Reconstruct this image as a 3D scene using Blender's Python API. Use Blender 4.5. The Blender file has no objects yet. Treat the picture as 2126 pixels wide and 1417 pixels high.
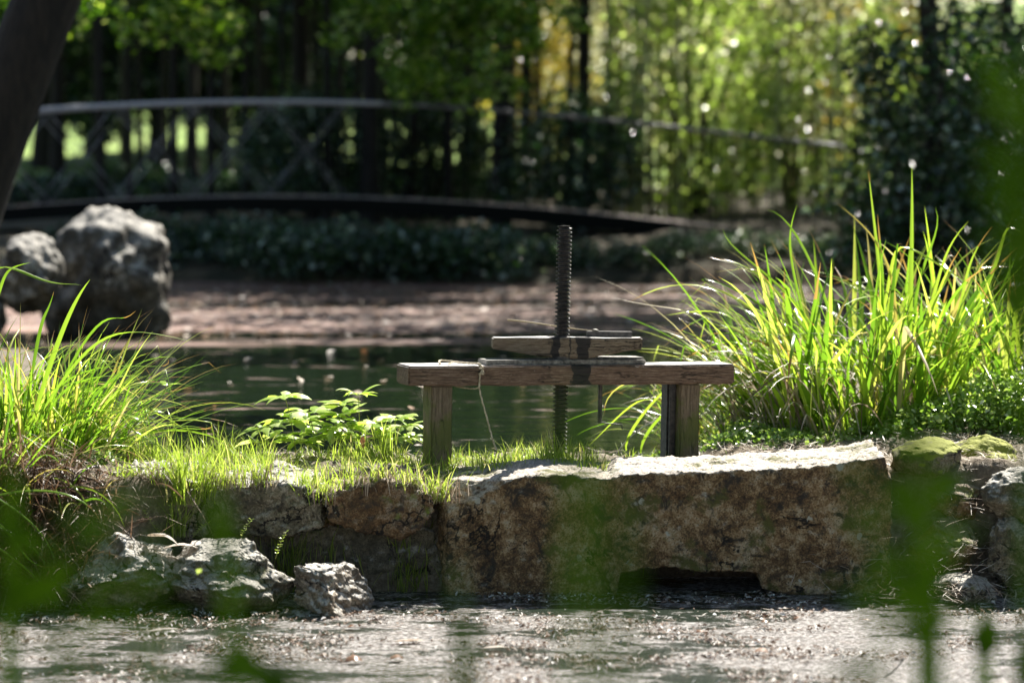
import bpy, bmesh, math, random
import numpy as np
from mathutils import Vector, noise, Matrix
R = math.radians
rng = np.random.default_rng(7)
random.seed(7)
S = bpy.context.scene
COL = S.collection

# ------------------------------------------------------------ camera, sky, sun, exposure
F = 6060.0                      # focal length in photograph pixels (2126 wide)
PITCH = math.atan(403.5 / F)
CAM = np.array([0.0, 0.0, 1.15])
cd = bpy.data.cameras.new("camera"); cam = bpy.data.objects.new("camera", cd); COL.objects.link(cam)
cam.location = CAM; cam.rotation_euler = (math.pi / 2 - PITCH, 0, 0)
cd.sensor_width = 36; cd.lens = F / 2126 * 36
cd.clip_start = 0.1; cd.clip_end = 600
cd.dof.use_dof = True; cd.dof.focus_distance = 10.0; cd.dof.aperture_fstop = 2.2; cd.dof.aperture_blades = 0
S.camera = cam
SUN_EL, SUN_AZ = 50.0, 24.0      # elevation; azimuth right of straight ahead
w = bpy.data.worlds.new("World"); S.world = w; w.use_nodes = True
nt = w.node_tree; nt.nodes.clear()
sky = nt.nodes.new("ShaderNodeTexSky"); sky.sky_type = 'NISHITA'; sky.sun_disc = False
sky.sun_elevation = R(SUN_EL); sky.sun_rotation = R(SUN_AZ)
bg = nt.nodes.new("ShaderNodeBackground"); bg.inputs[1].default_value = 0.05
wo = nt.nodes.new("ShaderNodeOutputWorld"); nt.links.new(sky.outputs[0], bg.inputs[0]); nt.links.new(bg.outputs[0], wo.inputs[0])
sd = bpy.data.lights.new("sun", 'SUN'); sd.energy = 5.0; sd.angle = R(0.5); sd.color = (1.0, 0.95, 0.86)
so = bpy.data.objects.new("sun", sd); COL.objects.link(so)
sv = Vector((math.sin(R(SUN_AZ)) * math.cos(R(SUN_EL)), math.cos(R(SUN_AZ)) * math.cos(R(SUN_EL)), math.sin(R(SUN_EL))))
so.rotation_euler = sv.to_track_quat('Z', 'Y').to_euler(); so.location = (0, 0, 20)
S.view_settings.view_transform = 'Standard'; S.view_settings.look = 'None'
S.view_settings.exposure = 1.7; S.view_settings.gamma = 1
S.render.engine = 'CYCLES'
cy = S.cycles
cy.use_denoising = True; cy.max_bounces = 6; cy.diffuse_bounces = 3; cy.glossy_bounces = 3
cy.transmission_bounces = 3; cy.transparent_max_bounces = 4; cy.caustics_reflective = False; cy.caustics_refractive = False
cy.sample_clamp_indirect = 4; cy.use_adaptive_sampling = False

def P(u, v, Y):
    """world point at depth Y seen at photograph pixel (u, v)"""
    dx, dy = (u - 1063) / F, (708.5 - v) / F
    d = np.array([dx, math.cos(PITCH) + dy * math.sin(PITCH), -math.sin(PITCH) + dy * math.cos(PITCH)])
    return CAM + d * (Y / d[1])
def PZ(u, v, z):
    p = P(u, v, 1.0); d = p - CAM
    return CAM + d * ((z - CAM[2]) / d[2])

# ------------------------------------------------------------ material helpers
class NT:
    def __init__(s, name):
        s.m = bpy.data.materials.new(name); s.m.use_nodes = True
        s.t = s.m.node_tree; s.t.nodes.clear()
        s.out = s.t.nodes.new("ShaderNodeOutputMaterial")
    def n(s, typ, ins=None, **kw):
        nd = s.t.nodes.new("ShaderNode" + typ)
        for k, v in kw.items(): setattr(nd, k, v)
        for k, v in (ins or {}).items(): s.set(nd.inputs[k], v)
        return nd
    def set(s, inp, v):
        if isinstance(v, bpy.types.NodeSocket): s.t.links.new(v, inp)
        elif isinstance(v, tuple) and len(v) == 3 and inp.type == 'RGBA': inp.default_value = (*v, 1)
        else: inp.default_value = v
    def ramp(s, fac, stops, interp='LINEAR'):
        nd = s.n("ValToRGB", {0: fac}); cr = nd.color_ramp; cr.interpolation = interp
        while len(cr.elements) < len(stops): cr.elements.new(0.5)
        for e, (p, c) in zip(cr.elements, stops):
            e.position = p; e.color = (*c, 1) if isinstance(c, tuple) else (c, c, c, 1)
        return nd.outputs[0]
    def noise(s, vec, scale, detail=5, rough=0.55, dist=0):
        return s.n("TexNoise", {"Vector": vec, "Scale": scale, "Detail": detail, "Roughness": rough, "Distortion": dist}).outputs[0]
    def voro(s, vec, scale, feature='F1'):
        return s.n("TexVoronoi", {"Vector": vec, "Scale": scale}, feature=feature).outputs[0]
    def mix(s, f, a, b, blend='MIX'):
        nd = s.n("Mix", data_type='RGBA', blend_type=blend)
        s.set(nd.inputs[0], f); s.set(nd.inputs[6], a); s.set(nd.inputs[7], b)
        return nd.outputs[2]
    def math(s, op, a, b=0.0, c=None):
        nd = s.n("Math", operation=op); s.set(nd.inputs[0], a); s.set(nd.inputs[1], b)
        if c is not None: s.set(nd.inputs[2], c)
        return nd.outputs[0]
    def mapv(s, vec, scale=(1, 1, 1), loc=(0, 0, 0)):
        return s.n("Mapping", {"Vector": vec, "Scale": scale, "Location": loc}).outputs[0]
    def obj(s): return s.n("TexCoord").outputs["Object"]
    def pos(s): return s.n("NewGeometry").outputs["Position"]
    def attr(s, name): return s.n("Attribute", attribute_name=name).outputs["Fac"]
    def sstep(s, x, a, b):
        nd = s.n("MapRange", {"Value": x, "From Min": a, "From Max": b}, interpolation_type='SMOOTHSTEP', clamp=True)
        return nd.outputs[0]
    def bsdf(s, col, rough=0.7, bump=None, bstr=0.4, bdist=0.01, **kw):
        p = s.n("BsdfPrincipled", {"Base Color": col, "Roughness": rough})
        for k, v in kw.items(): s.set(p.inputs[k.replace('_', ' ')], v)
        if bump is not None:
            b = s.n("Bump", {"Height": bump, "Strength": bstr, "Distance": bdist}); s.set(p.inputs["Normal"], b.outputs[0])
        return p
    def done(s, sh):
        s.t.links.new(sh.outputs[0] if hasattr(sh, 'outputs') else sh, s.out.inputs[0]); return s.m

def leaf_mat(name, stops, trans=(1.25, 1.35, 0.6), rough=0.4, tw=0.5, tip=None, spec=0.5, base=None):
    s = NT(name); r = s.attr("rnd"); col = s.ramp(r, stops)
    if base is not None:     # different colour at the foot of the blade
        col = s.mix(s.sstep(s.attr("t"), base[1], 0.0), col, base[0])
    if tip is not None:
        th = s.math('MULTIPLY_ADD', s.math('FRACT', s.math('MULTIPLY', r, 37.0)), 0.5, 0.76)
        col = s.mix(s.math('GREATER_THAN', s.attr("t"), th), col, tip)
    p = s.bsdf(col, s.math('MULTIPLY_ADD', s.math('FRACT', s.math('MULTIPLY', r, 91.0)), rough * 0.8, rough * 0.55)); p.inputs["Specular IOR Level"].default_value = spec
    tr = s.n("BsdfTranslucent", {"Color": s.mix(1.0, col, trans, 'MULTIPLY')})
    mx = s.n("MixShader", {0: tw}); s.t.links.new(p.outputs[0], mx.inputs[1]); s.t.links.new(tr.outputs[0], mx.inputs[2])
    return s.done(mx)

def rock_mat(name, stops, moss=0.0, mosscol=(0.10, 0.12, 0.015), scale=1.0, lichen=0.0, pit=0.5, vstain=None, rough=0.85, mossup=True, dark=None, sunlit_top=0.7):
    s = NT(name); v = s.obj()
    n1 = s.noise(v, 6 * scale, 8, 0.62); n2 = s.noise(v, 38 * scale, 6, 0.65); n3 = s.noise(v, 160 * scale, 3, 0.6)
    f = s.math('ADD', s.math('MULTIPLY', n1, 0.42), s.math('ADD', s.math('MULTIPLY', n2, 0.33), s.math('MULTIPLY', n3, 0.25)))
    col = s.ramp(s.sstep(f, 0.36, 0.64), stops)
    if dark is not None:
        col = s.mix(s.sstep(s.noise(v, 11 * scale, 8, 0.75, 1.0), 0.50, 0.62), col, dark)
    vo = s.voro(v, 55 * scale)
    pits = s.math('MULTIPLY', s.math('LESS_THAN', s.voro(v, 95 * scale), 0.23), s.math('GREATER_THAN', n2, 0.47))
    col = s.mix(s.math('MULTIPLY', pits, 0.75), col, (0.02, 0.016, 0.012))
    if sunlit_top:      # sunlight on the upward faces, painted in as a pale tone
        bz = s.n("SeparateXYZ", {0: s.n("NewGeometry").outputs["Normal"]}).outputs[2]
        bm_ = s.math('MULTIPLY', s.sstep(s.math('ADD', bz, s.math('MULTIPLY', s.math('SUBTRACT', n2, 0.5), 1.2)), 0.25, 0.75), sunlit_top)
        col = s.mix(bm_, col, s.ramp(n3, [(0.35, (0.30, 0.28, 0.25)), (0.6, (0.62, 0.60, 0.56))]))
    ck = s.sstep(s.math('ABSOLUTE', s.math('SUBTRACT', s.noise(v, 2.6 * scale, 6, 0.55, 0.6), 0.5)), 0.009, 0.002)
    ck = s.math('MULTIPLY', ck, s.sstep(s.noise(v, 4.0 * scale, 2, 0.5), 0.48, 0.55))
    col = s.mix(ck, col, (0.014, 0.011, 0.008))
    if lichen:
        li = s.math('MULTIPLY', s.math('LESS_THAN', s.math('ADD', s.voro(v, 9), s.math('MULTIPLY', n2, 0.25)), 0.12 + 0.12 * lichen), s.math('GREATER_THAN', n1, 0.5))
        col = s.mix(s.math('MULTIPLY', li, 0.8), col, (0.42, 0.42, 0.36))
    if moss:
        m = s.noise(v, 5.5 * scale, 7, 0.7)
        m = s.sstep(m, 0.66 - 0.3 * moss, 0.76 - 0.3 * moss)
        if mossup:
            nz = s.n("SeparateXYZ", {0: s.n("NewGeometry").outputs["Normal"]}).outputs[2]
            m = s.math('MULTIPLY', m, s.sstep(nz, 0.0, 0.45))
        col = s.mix(m, col, s.mix(n3, mosscol, tuple(min(1, c * 1.9) for c in mosscol)))
    h = s.math('ADD', s.math('MULTIPLY', n2, 0.7), s.math('ADD', s.math('MULTIPLY', n3, 0.25), s.math('MULTIPLY', s.sstep(vo, 0.0, 0.5), pit)))
    h = s.math('SUBTRACT', h, s.math('MULTIPLY', ck, 1.5))
    return s.done(s.bsdf(col, rough, h, 0.7, 0.010))

# ------------------------------------------------------------ mesh helpers
class MB:
    def __init__(s): s.v = []; s.f3 = []; s.f4 = []; s.r = []; s.t = []; s.n = 0
    def add(s, v, f, rnd=0.5, t=0.0):
        v = np.asarray(v, float).reshape(-1, 3); f = np.asarray(f, int)
        (s.f4 if f.shape[1] == 4 else s.f3).append(f + s.n)
        s.v.append(v); s.r.append(np.broadcast_to(rnd, (len(v),)).astype(float)); s.t.append(np.broadcast_to(t, (len(v),)).astype(float))
        s.n += len(v)
    def build(s, name, mat, parent=None, smooth=True):
        v = np.concatenate(s.v).astype(np.float32)
        f3 = np.concatenate(s.f3) if s.f3 else np.zeros((0, 3), int); f4 = np.concatenate(s.f4) if s.f4 else np.zeros((0, 4), int)
        me = bpy.data.meshes.new(name)
        me.vertices.add(len(v)); me.vertices.foreach_set("co", v.ravel())
        nl = f3.size + f4.size; me.loops.add(nl); me.loops.foreach_set("vertex_index", np.concatenate([f3.ravel(), f4.ravel()]).astype(np.int32))
        tot = np.concatenate([np.full(len(f3), 3), np.full(len(f4), 4)]).astype(np.int32)
        me.polygons.add(len(tot)); me.polygons.foreach_set("loop_start", (np.cumsum(tot) - tot).astype(np.int32)); me.polygons.foreach_set("loop_total", tot)
        me.polygons.foreach_set("use_smooth", np.full(len(tot), smooth))
        for nm, a in (("rnd", s.r), ("t", s.t)):
            at = me.attributes.new(nm, 'FLOAT', 'POINT'); at.data.foreach_set("value", np.concatenate(a).astype(np.float32))
        me.update(calc_edges=True); me.validate()
        if mat: me.materials.append(mat)
        o = bpy.data.objects.new(name, me); COL.objects.link(o)
        if parent is not None: o.parent = parent
        return o

def tag(o, label=None, cat=None, group=None, kind=None):
    for k, v in (("label", label), ("category", cat), ("group", group), ("kind", kind)):
        if v: o[k] = v
    return o
def empty(name, loc=(0, 0, 0), rz=0.0):
    o = bpy.data.objects.new(name, None); COL.objects.link(o); o.location = loc; o.rotation_euler = (0, 0, rz); o.empty_display_size = 0.1
    return o
def recentre(o):
    """put the origin of a one-mesh thing at the middle of its foot"""
    me = o.data; n = len(me.vertices); c = np.empty(n * 3, np.float32); me.vertices.foreach_get("co", c); c = c.reshape(-1, 3)
    b = np.array([(c[:, 0].min() + c[:, 0].max()) / 2, (c[:, 1].min() + c[:, 1].max()) / 2, c[:, 2].min()], np.float32)
    me.vertices.foreach_set("co", (c - b).ravel()); me.update(); o.location = [float(x) for x in b]
    return o

def ribbon(mb, C, side, W, fold=0.25, rnd=0.5, three=True):
    """n ribbons of k stations: C (n,k,3) centre line, side (n,3), W (n,k) half widths"""
    n, k, _ = C.shape
    T = np.gradient(C, axis=1); T /= np.linalg.norm(T, axis=2, keepdims=True) + 1e-9
    s = side[:, None, :] - T * np.sum(T * side[:, None, :], axis=2, keepdims=True); s /= np.linalg.norm(s, axis=2, keepdims=True) + 1e-9
    N = np.cross(s, T)
    L = C - s * W[..., None]; Rr = C + s * W[..., None]
    rn = np.repeat(np.broadcast_to(rnd, (n,)), k)
    t = np.tile(np.linspace(0, 1, k), n)
    if three:
        M = C - N * (W * fold)[..., None]
        V = np.stack([L, M, Rr], axis=2).reshape(-1, 3)
        base = (np.arange(n)[:, None] * k + np.arange(k - 1)[None]).ravel() * 3
        f = np.concatenate([np.stack([base, base + 1, base + 4, base + 3], 1), np.stack([base + 1, base + 2, base + 5, base + 4], 1)])
        mb.add(V, f, np.repeat(rn, 3), np.repeat(t, 3))
    else:
        V = np.stack([L, Rr], axis=2).reshape(-1, 3)
        base = (np.arange(n)[:, None] * k + np.arange(k - 1)[None]).ravel() * 2
        mb.add(V, np.stack([base, base + 1, base + 3, base + 2], 1), np.repeat(rn, 2), np.repeat(t, 2))

def blades(mb, base, az, th0, L, bend, width, k=9, fold=0.35, rnd=None, pw=1.6, kink=0.0, three=True, wob=0.15, prof=None):
    base = np.asarray(base, float); n = len(base); s = np.linspace(0, 1, k)
    th = th0[:, None] + bend[:, None] * s[None] ** pw
    if kink > 0:
        kk = rng.random(n) < kink; ks = rng.uniform(0.35, 0.85, n)
        th = th + (kk * rng.uniform(0.7, 1.9, n))[:, None] * (s[None] > ks[:, None])
    th = np.minimum(th, 2.9)
    a = az[:, None] + wob * rng.normal(size=(n, 1)) * s[None]
    ds = (L / (k - 1))[:, None]
    d = np.stack([np.sin(th) * np.cos(a), np.sin(th) * np.sin(a), np.cos(th)], axis=2) * ds[..., None]
    C = base[:, None, :] + np.concatenate([np.zeros((n, 1, 3)), np.cumsum(d[:, :-1], axis=1)], axis=1)
    tw = rng.normal(size=n) * 0.7
    side = np.stack([-np.sin(az) * np.cos(tw) + np.cos(az) * np.sin(tw) * 0.7, np.cos(az) * np.cos(tw) + np.sin(az) * np.sin(tw) * 0.7, np.sin(tw) * 0.5], 1)
    pr = (np.minimum(1, 0.55 + 1.6 * s) * (1 - s ** 2.6) + 0.02) if prof is None else prof(s)
    W = width[:, None] * 0.5 * pr[None]
    ribbon(mb, C, side, W, fold, rng.random(n) if rnd is None else rnd, three)

def tube(mb, pts, rad, seg=8, rnd=0.5, cap=True):
    pts = np.asarray(pts, float); k = len(pts); rad = np.broadcast_to(rad, (k,))
    T = np.gradient(pts, axis=0); T /= np.linalg.norm(T, axis=1, keepdims=True) + 1e-9
    up = np.array([0, 0, 1.0]) if abs(T[0, 2]) < 0.9 else np.array([1.0, 0, 0])
    A = np.cross(T, up); A /= np.linalg.norm(A, axis=1, keepdims=True) + 1e-9
    B = np.cross(T, A)
    an = np.linspace(0, 2 * np.pi, seg, endpoint=False)
    V = pts[:, None] + rad[:, None, None] * (np.cos(an)[None, :, None] * A[:, None] + np.sin(an)[None, :, None] * B[:, None])
    i = np.arange(k - 1)[:, None] * seg; j = np.arange(seg)[None]; j2 = (j + 1) % seg
    f = np.stack([i + j, i + j2, i + seg + j2, i + seg + j], 2).reshape(-1, 4)
    V = V.reshape(-1, 3)
    n0 = mb.n; mb.add(V, f, rnd, np.repeat(np.linspace(0, 1, k), seg))
    if cap:
        for e, ring in ((0, np.arange(seg)), (1, (k - 1) * seg + np.arange(seg))):
            c = pts[0 if e == 0 else -1]
            vv = np.vstack([V[ring], c]); q = np.arange(seg); ff = np.stack([q, (q + 1) % seg, np.full(seg, seg)], 1)
            mb.add(vv, ff if e else ff[:, ::-1], rnd, float(e))

def box(mb, c, d, rot=None, chop=None, bev=0.0, rnd=0.5):
    """box with bevelled edges; c centre, d full sizes"""
    bm = bmesh.new(); bmesh.ops.create_cube(bm, size=1)
    for v in bm.verts: v.co = Vector((v.co.x * d[0], v.co.y * d[1], v.co.z * d[2]))
    if chop: chop(bm)
    if bev: bmesh.ops.bevel(bm, geom=bm.edges[:], offset=bev, segments=2, affect='EDGES')
    M = Matrix.Translation(c) @ (rot if rot is not None else Matrix.Identity(4)); bm.transform(M)
    bmesh.ops.triangulate(bm, faces=bm.faces[:])
    bm.verts.index_update(); mb.add([v.co[:] for v in bm.verts], [[v.index for v in f.verts] for f in bm.faces], rnd)
    bm.free()

def curve(pts, k):
    """smooth polyline through pts"""
    pts = np.asarray(pts, float); t = np.linspace(0, 1, len(pts)); q = np.linspace(0, 1, k)
    if len(pts) < 3: return np.stack([np.interp(q, t, pts[:, i]) for i in range(pts.shape[1])], 1)
    co = np.polyfit(t, pts, min(len(pts) - 1, 5)); return sum(co[i][None] * q[:, None] ** (len(co) - 1 - i) for i in range(len(co)))

def smooth(x, a, b):
    t = np.clip((x - a) / (b - a), 0, 1); return t * t * (3 - 2 * t)

def evaluated(mb_or_bm, mods):
    me = bpy.data.meshes.new("tmp"); mb_or_bm.to_mesh(me); o = bpy.data.objects.new("tmp", me); COL.objects.link(o)
    for t, kw in mods:
        m = o.modifiers.new("m", t)
        for k, v in kw.items(): setattr(m, k, v)
    dg = bpy.context.evaluated_depsgraph_get(); ev = o.evaluated_get(dg).to_mesh()
    v = np.empty(len(ev.vertices) * 3, np.float32); ev.vertices.foreach_get("co", v)
    nrm = np.empty(len(ev.vertices) * 3, np.float32); ev.vertices.foreach_get("normal", nrm)
    f = np.array([list(p.vertices) if len(p.vertices) == 4 else list(p.vertices) + [p.vertices[0]] for p in ev.polygons])
    bpy.data.objects.remove(o); bpy.data.meshes.remove(me)
    return v.reshape(-1, 3).astype(float), nrm.reshape(-1, 3).astype(float), f

def fbm(V, sc, octv=5, seed=0.0, H=0.7, kind='f'):
    off = Vector((seed * 3.7, seed * 1.3, seed * 7.1))
    if kind == 'r': return np.array([noise.ridged_multi_fractal(Vector(p) * sc + off, H, 2.1, octv, 1.0, 2.0) for p in V])
    return np.array([noise.fractal(Vector(p) * sc + off, H, 2.1, octv) for p in V])

def block(name, outline, y0, y1, mat, voxel=0.01, amp=0.012, sc=7, seed=1, cuts=(), parent=None, slope=0.0, ridge=0.0, lean=0.0, fine=0.004):
    """a broken stone block: front outline in (x, z), from depth y0 back to y1"""
    bm = bmesh.new(); n = len(outline)
    a = [bm.verts.new((x, y0, z)) for x, z in outline]; b = [bm.verts.new((x, y1, z + slope * (y1 - y0))) for x, z in outline]
    bm.faces.new(a); bm.faces.new(b[::-1])
    for i in range(n): bm.faces.new((a[i], b[i], b[(i + 1) % n], a[(i + 1) % n]))
    bmesh.ops.recalc_face_normals(bm, faces=bm.faces[:]); bmesh.ops.triangulate(bm, faces=bm.faces[:])
    v, nr, f = evaluated(bm, [('REMESH', dict(mode='VOXEL', voxel_size=voxel))]); bm.free()
    for c, nn in cuts:
        nn = np.array(nn, float); nn /= np.linalg.norm(nn); d = (v - np.array(c)) @ nn
        v = v - np.clip(d, 0, None)[:, None] * nn
    if lean: v[:, 1] += lean * (v[:, 2] - v[:, 2].max())
    dsp = amp * fbm(v, sc, 6, seed, 0.6) + amp * 0.4 * fbm(v, sc * 5, 4, seed + 3, 0.6) + fine * fbm(v, 38, 4, seed + 7, 0.5) - fine * 1.5 * np.clip(fbm(v, 16, 3, seed + 8, 0.5) - 0.35, 0, 1)
    if ridge: dsp += ridge * (fbm(v, sc * 1.7, 5, seed + 9, 0.8, 'r') - 1.2)
    v = v + nr * dsp[:, None]
    mb = MB(); mb.add(v, f); return mb.build(name, mat, parent)

def rock(name, c, r, mat, seed=1, amp=0.10, sub=5, cuts=9, rough=0.05, sc=1.0, rot=0.0, keep=0.72):
    """rounded angular stone: centre c, radii r"""
    rg = np.random.default_rng(seed)
    bm = bmesh.new(); bmesh.ops.create_icosphere(bm, subdivisions=sub, radius=1)
    v = np.array([q.co[:] for q in bm.verts]); f = np.array([[q.index for q in p.verts] for p in bm.faces]); bm.free()
    nr = v.copy()
    for i in range(cuts):
        n = rg.normal(size=3); n /= np.linalg.norm(n); d = v @ n - rg.uniform(keep, keep + 0.2)
        v = v - np.clip(d, 0, None)[:, None] * n * 0.92
    v = v * (1 + amp * fbm(nr, 1.6 * sc, 3, seed))[:, None]
    v = v + nr * (rough * 1.2 * fbm(nr, 3.0 * sc, 6, seed + 5, 0.8) - rough * 0.9 * (fbm(nr, 2.4 * sc, 5, seed + 2, 0.95, 'r') - 1.2) * 0.5)[:, None]
    v = v * np.array(r); ca, sa = math.cos(rot), math.sin(rot)
    v = np.stack([v[:, 0] * ca - v[:, 2] * sa, v[:, 1], v[:, 0] * sa + v[:, 2] * ca], 1)
    mb = MB(); mb.add(v, f); o = mb.build(name, mat); o.location = [float(q) for q in c]
    return o

# ------------------------------------------------------------ ground
def land(x, y):
    w_ = 0.05 * np.sin(x * 7.3 + 1) + 0.04 * np.sin(x * 17 + y * 5)
    yf = 9.78 + 0.5 * ((x > 0.33) & (x < 0.84)) * 1.0 - 0.28 * smooth(-x, 0.9, 1.3)
    dam = np.minimum(y - yf, 10.42 + w_ - y)
    right = np.minimum(x - (0.62 + (y - 10.4) * 0.35) + w_, y - yf)
    left = np.minimum(-(x + 1.22 + (y - 10.3) * 0.27) + w_, y - yf)
    far = y - 24.6 + 0.4 * np.sin(x * 0.9) + 0.2 * np.sin(x * 2.7 + 1)
    near = 6.9 - y + w_
    return np.maximum.reduce([dam, right, left, far, near]), far, right, near
def height(x, y):
    x = np.asarray(x, float); y = np.asarray(y, float)
    L, far, right, near = land(x, y)
    top = 0.045 + 0.035 * smooth(x, 0.6, 1.7) + 0.01 * np.sin(x * 9) + 0.008 * np.sin(x * 23 + y * 11) + 0.05 * smooth(x, 0.9, 1.6) * smooth(y, 10.4, 12)
    top = top + 0.03 * smooth(-x, 1.2, 1.7)
    top = np.where(near > -0.3, -0.15, top)
    top = top + 0.28 * smooth(far, 0, 2.0) + np.clip((y - 27), 0, 200) * 0.028 + 0.05 * np.sin(y * 0.4 + x * 0.3) * smooth(y, 27, 33) + (2.9 + 0.5 * np.sin(x * 0.5)) * smooth(x - 0.02 * y, 0.2, 4.0) * smooth(y, 40, 60)
    bed = -0.62
    return bed + (top - bed) * smooth(L, -0.22, 0.03)
def axis(parts):
    out = [parts[0][0]]
    for a, b, st in parts: out += list(np.linspace(a, b, max(2, int(round((b - a) / st)) + 1))[1:])
    return np.array(out)
gx = axis([(-70, -12, 2.5), (-12, -2.6, 0.3), (-2.6, 2.6, 0.022), (2.6, 12, 0.3), (12, 70, 2.5)])
gy = axis([(-12, 6, 1.0), (6, 9.1, 0.1), (9.1, 11.2, 0.022), (11.2, 16, 0.09), (16, 34, 0.25), (34, 160, 2.5)])
X, Y = np.meshgrid(gx, gy); Z = height(X, Y)
nz = np.zeros_like(Z); mk = (np.abs(X) < 3) & (Y > 9) & (Y < 13)
nz[mk] = 0.022 * fbm(np.stack([X[mk], Y[mk], X[mk] * 0], 1), 6, 6, 2, 0.5)
Z = Z + nz + (Y > 33) * 0.04 * np.sin(X * 1.7 + Y * 1.1)
mb = MB(); ny, nx = X.shape
ii = (np.arange(ny - 1)[:, None] * nx + np.arange(nx - 1)[None]).ravel()
mb.add(np.stack([X, Y, Z], 2).reshape(-1, 3), np.stack([ii, ii + 1, ii + nx + 1, ii + nx], 1))
s = NT("soil"); v = s.pos(); sep = s.n("SeparateXYZ", {0: v})
n1 = s.noise(v, 3, 8, 0.65); n2 = s.noise(v, 45, 6, 0.7)
c = s.ramp(s.math('ADD', s.math('MULTIPLY', n1, 0.5), s.math('MULTIPLY', n2, 0.5)), [(0.36, (0.045, 0.034, 0.022)), (0.5, (0.15, 0.12, 0.085)), (0.62, (0.30, 0.26, 0.20))])
lawn = s.ramp(s.noise(v, 0.9, 6, 0.6), [(0.35, (0.05, 0.08, 0.012)), (0.5, (0.15, 0.25, 0.03)), (0.66, (0.30, 0.37, 0.10))])
far = s.ramp(n1, [(0.4, (0.03, 0.03, 0.014)), (0.62, (0.10, 0.075, 0.045))])
c = s.mix(s.sstep(sep.outputs[1], 14, 20), c, far)
c = s.mix(s.sstep(s.math('ADD', sep.outputs[1], s.math('MULTIPLY', n1, 5)), 36, 39), c, lawn)
gm = s.done(s.bsdf(c, 0.95, n2, 0.9, 0.02))
ground = mb.build("ground", gm); ground["kind"] = "structure"

# ------------------------------------------------------------ water
def sheet(name, x0, x1, y0, y1, z, mat, n=2):
    mb = MB(); xs = np.linspace(x0, x1, n); ys = np.linspace(y0, y1, n); A, B = np.meshgrid(xs, ys)
    ii = (np.arange(n - 1)[:, None] * n + np.arange(n - 1)[None]).ravel()
    mb.add(np.stack([A, B, A * 0 + z], 2).reshape(-1, 3), np.stack([ii, ii + 1, ii + n + 1, ii + n], 1))
    o = mb.build(name, mat); o["kind"] = "structure"; return o
s = NT("pond_water"); v = s.pos(); sep = s.n("SeparateXYZ", {0: v}); y_ = sep.outputs[1]
wn = s.noise(s.mapv(v, (0.6, 2.2, 1)), 2.2, 3, 0.5); wn2 = s.noise(s.mapv(v, (1, 2.5, 1)), 9, 2, 0.5)
wave = s.math('ADD', wn, s.math('MULTIPLY', wn2, 0.25))
deb = s.noise(s.mapv(v, (0.10, 1.0, 1)), 1.1, 8, 0.62)
mask = s.math('MULTIPLY', s.sstep(deb, 0.42, 0.50), s.sstep(s.math('ADD', y_, s.math('MULTIPLY', s.noise(s.mapv(v, (0.5, 1.0, 1)), 1.2, 4, 0.6), 3.5)), 18.6, 19.5))
few = s.math('MULTIPLY', s.sstep(s.noise(s.mapv(v, (0.5, 1.6, 1)), 3.0, 7, 0.75), 0.58, 0.66), 0.8)
mask = s.math('MAXIMUM', mask, few)
dcol = s.ramp(s.math('ADD', s.math('MULTIPLY', s.noise(v, 7, 7, 0.75), 0.6), s.math('MULTIPLY', s.noise(s.mapv(v, (0.12, 1.0, 1)), 1.7, 3, 0.5), 0.4)), [(0.40, (0.015, 0.008, 0.006)), (0.5, (0.095, 0.042, 0.028)), (0.62, (0.30, 0.17, 0.13))])  # drawn-out dark bands stand in for tree shadow streaks
water = s.bsdf((0.010, 0.018, 0.008), 0.04, wave, 0.16, 0.05, IOR=1.33)
debris = s.bsdf(dcol, 0.6, deb, 0.5, 0.02)
mx = s.n("MixShader", {0: mask}); s.t.links.new(water.outputs[0], mx.inputs[1]); s.t.links.new(debris.outputs[0], mx.inputs[2])
sheet("pond_water", -14, 14, 10.1, 27, 0.0, s.done(mx))
s = NT("stream_water"); v = s.pos(); sep = s.n("SeparateXYZ", {0: v}); y_ = sep.outputs[1]
wn = s.noise(s.mapv(v, (1, 1.6, 1)), 22, 5, 0.65); wn2 = s.noise(v, 90, 3, 0.6)
wave = s.math('ADD', wn, s.math('MULTIPLY', wn2, 0.3))
deb = s.noise(s.mapv(v, (0.8, 1.3, 1)), 5, 9, 0.8)
mask = s.sstep(s.math("ADD", deb, s.math("MULTIPLY", s.math("SUBTRACT", s.noise(s.mapv(v, (0.7, 1.5, 1)), 2.2, 3, 0.5), 0.5), 0.5)), 0.455, 0.51)
dcol = s.ramp(s.noise(v, 60, 6, 0.8), [(0.40, (0.03, 0.022, 0.018)), (0.5, (0.19, 0.165, 0.145)), (0.6, (0.60, 0.575, 0.56))])
water = s.bsdf((0.02, 0.028, 0.02), 0.14, wave, 0.35, 0.02, IOR=1.33)
debris = s.bsdf(dcol, 0.6, s.noise(v, 70, 6, 0.8), 1.0, 0.02)
mx = s.n("MixShader", {0: mask}); s.t.links.new(water.outputs[0], mx.inputs[1]); s.t.links.new(debris.outputs[0], mx.inputs[2])
sheet("stream_water", -14, 14, 6.0, 10.0, -0.33, s.done(mx))

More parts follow.
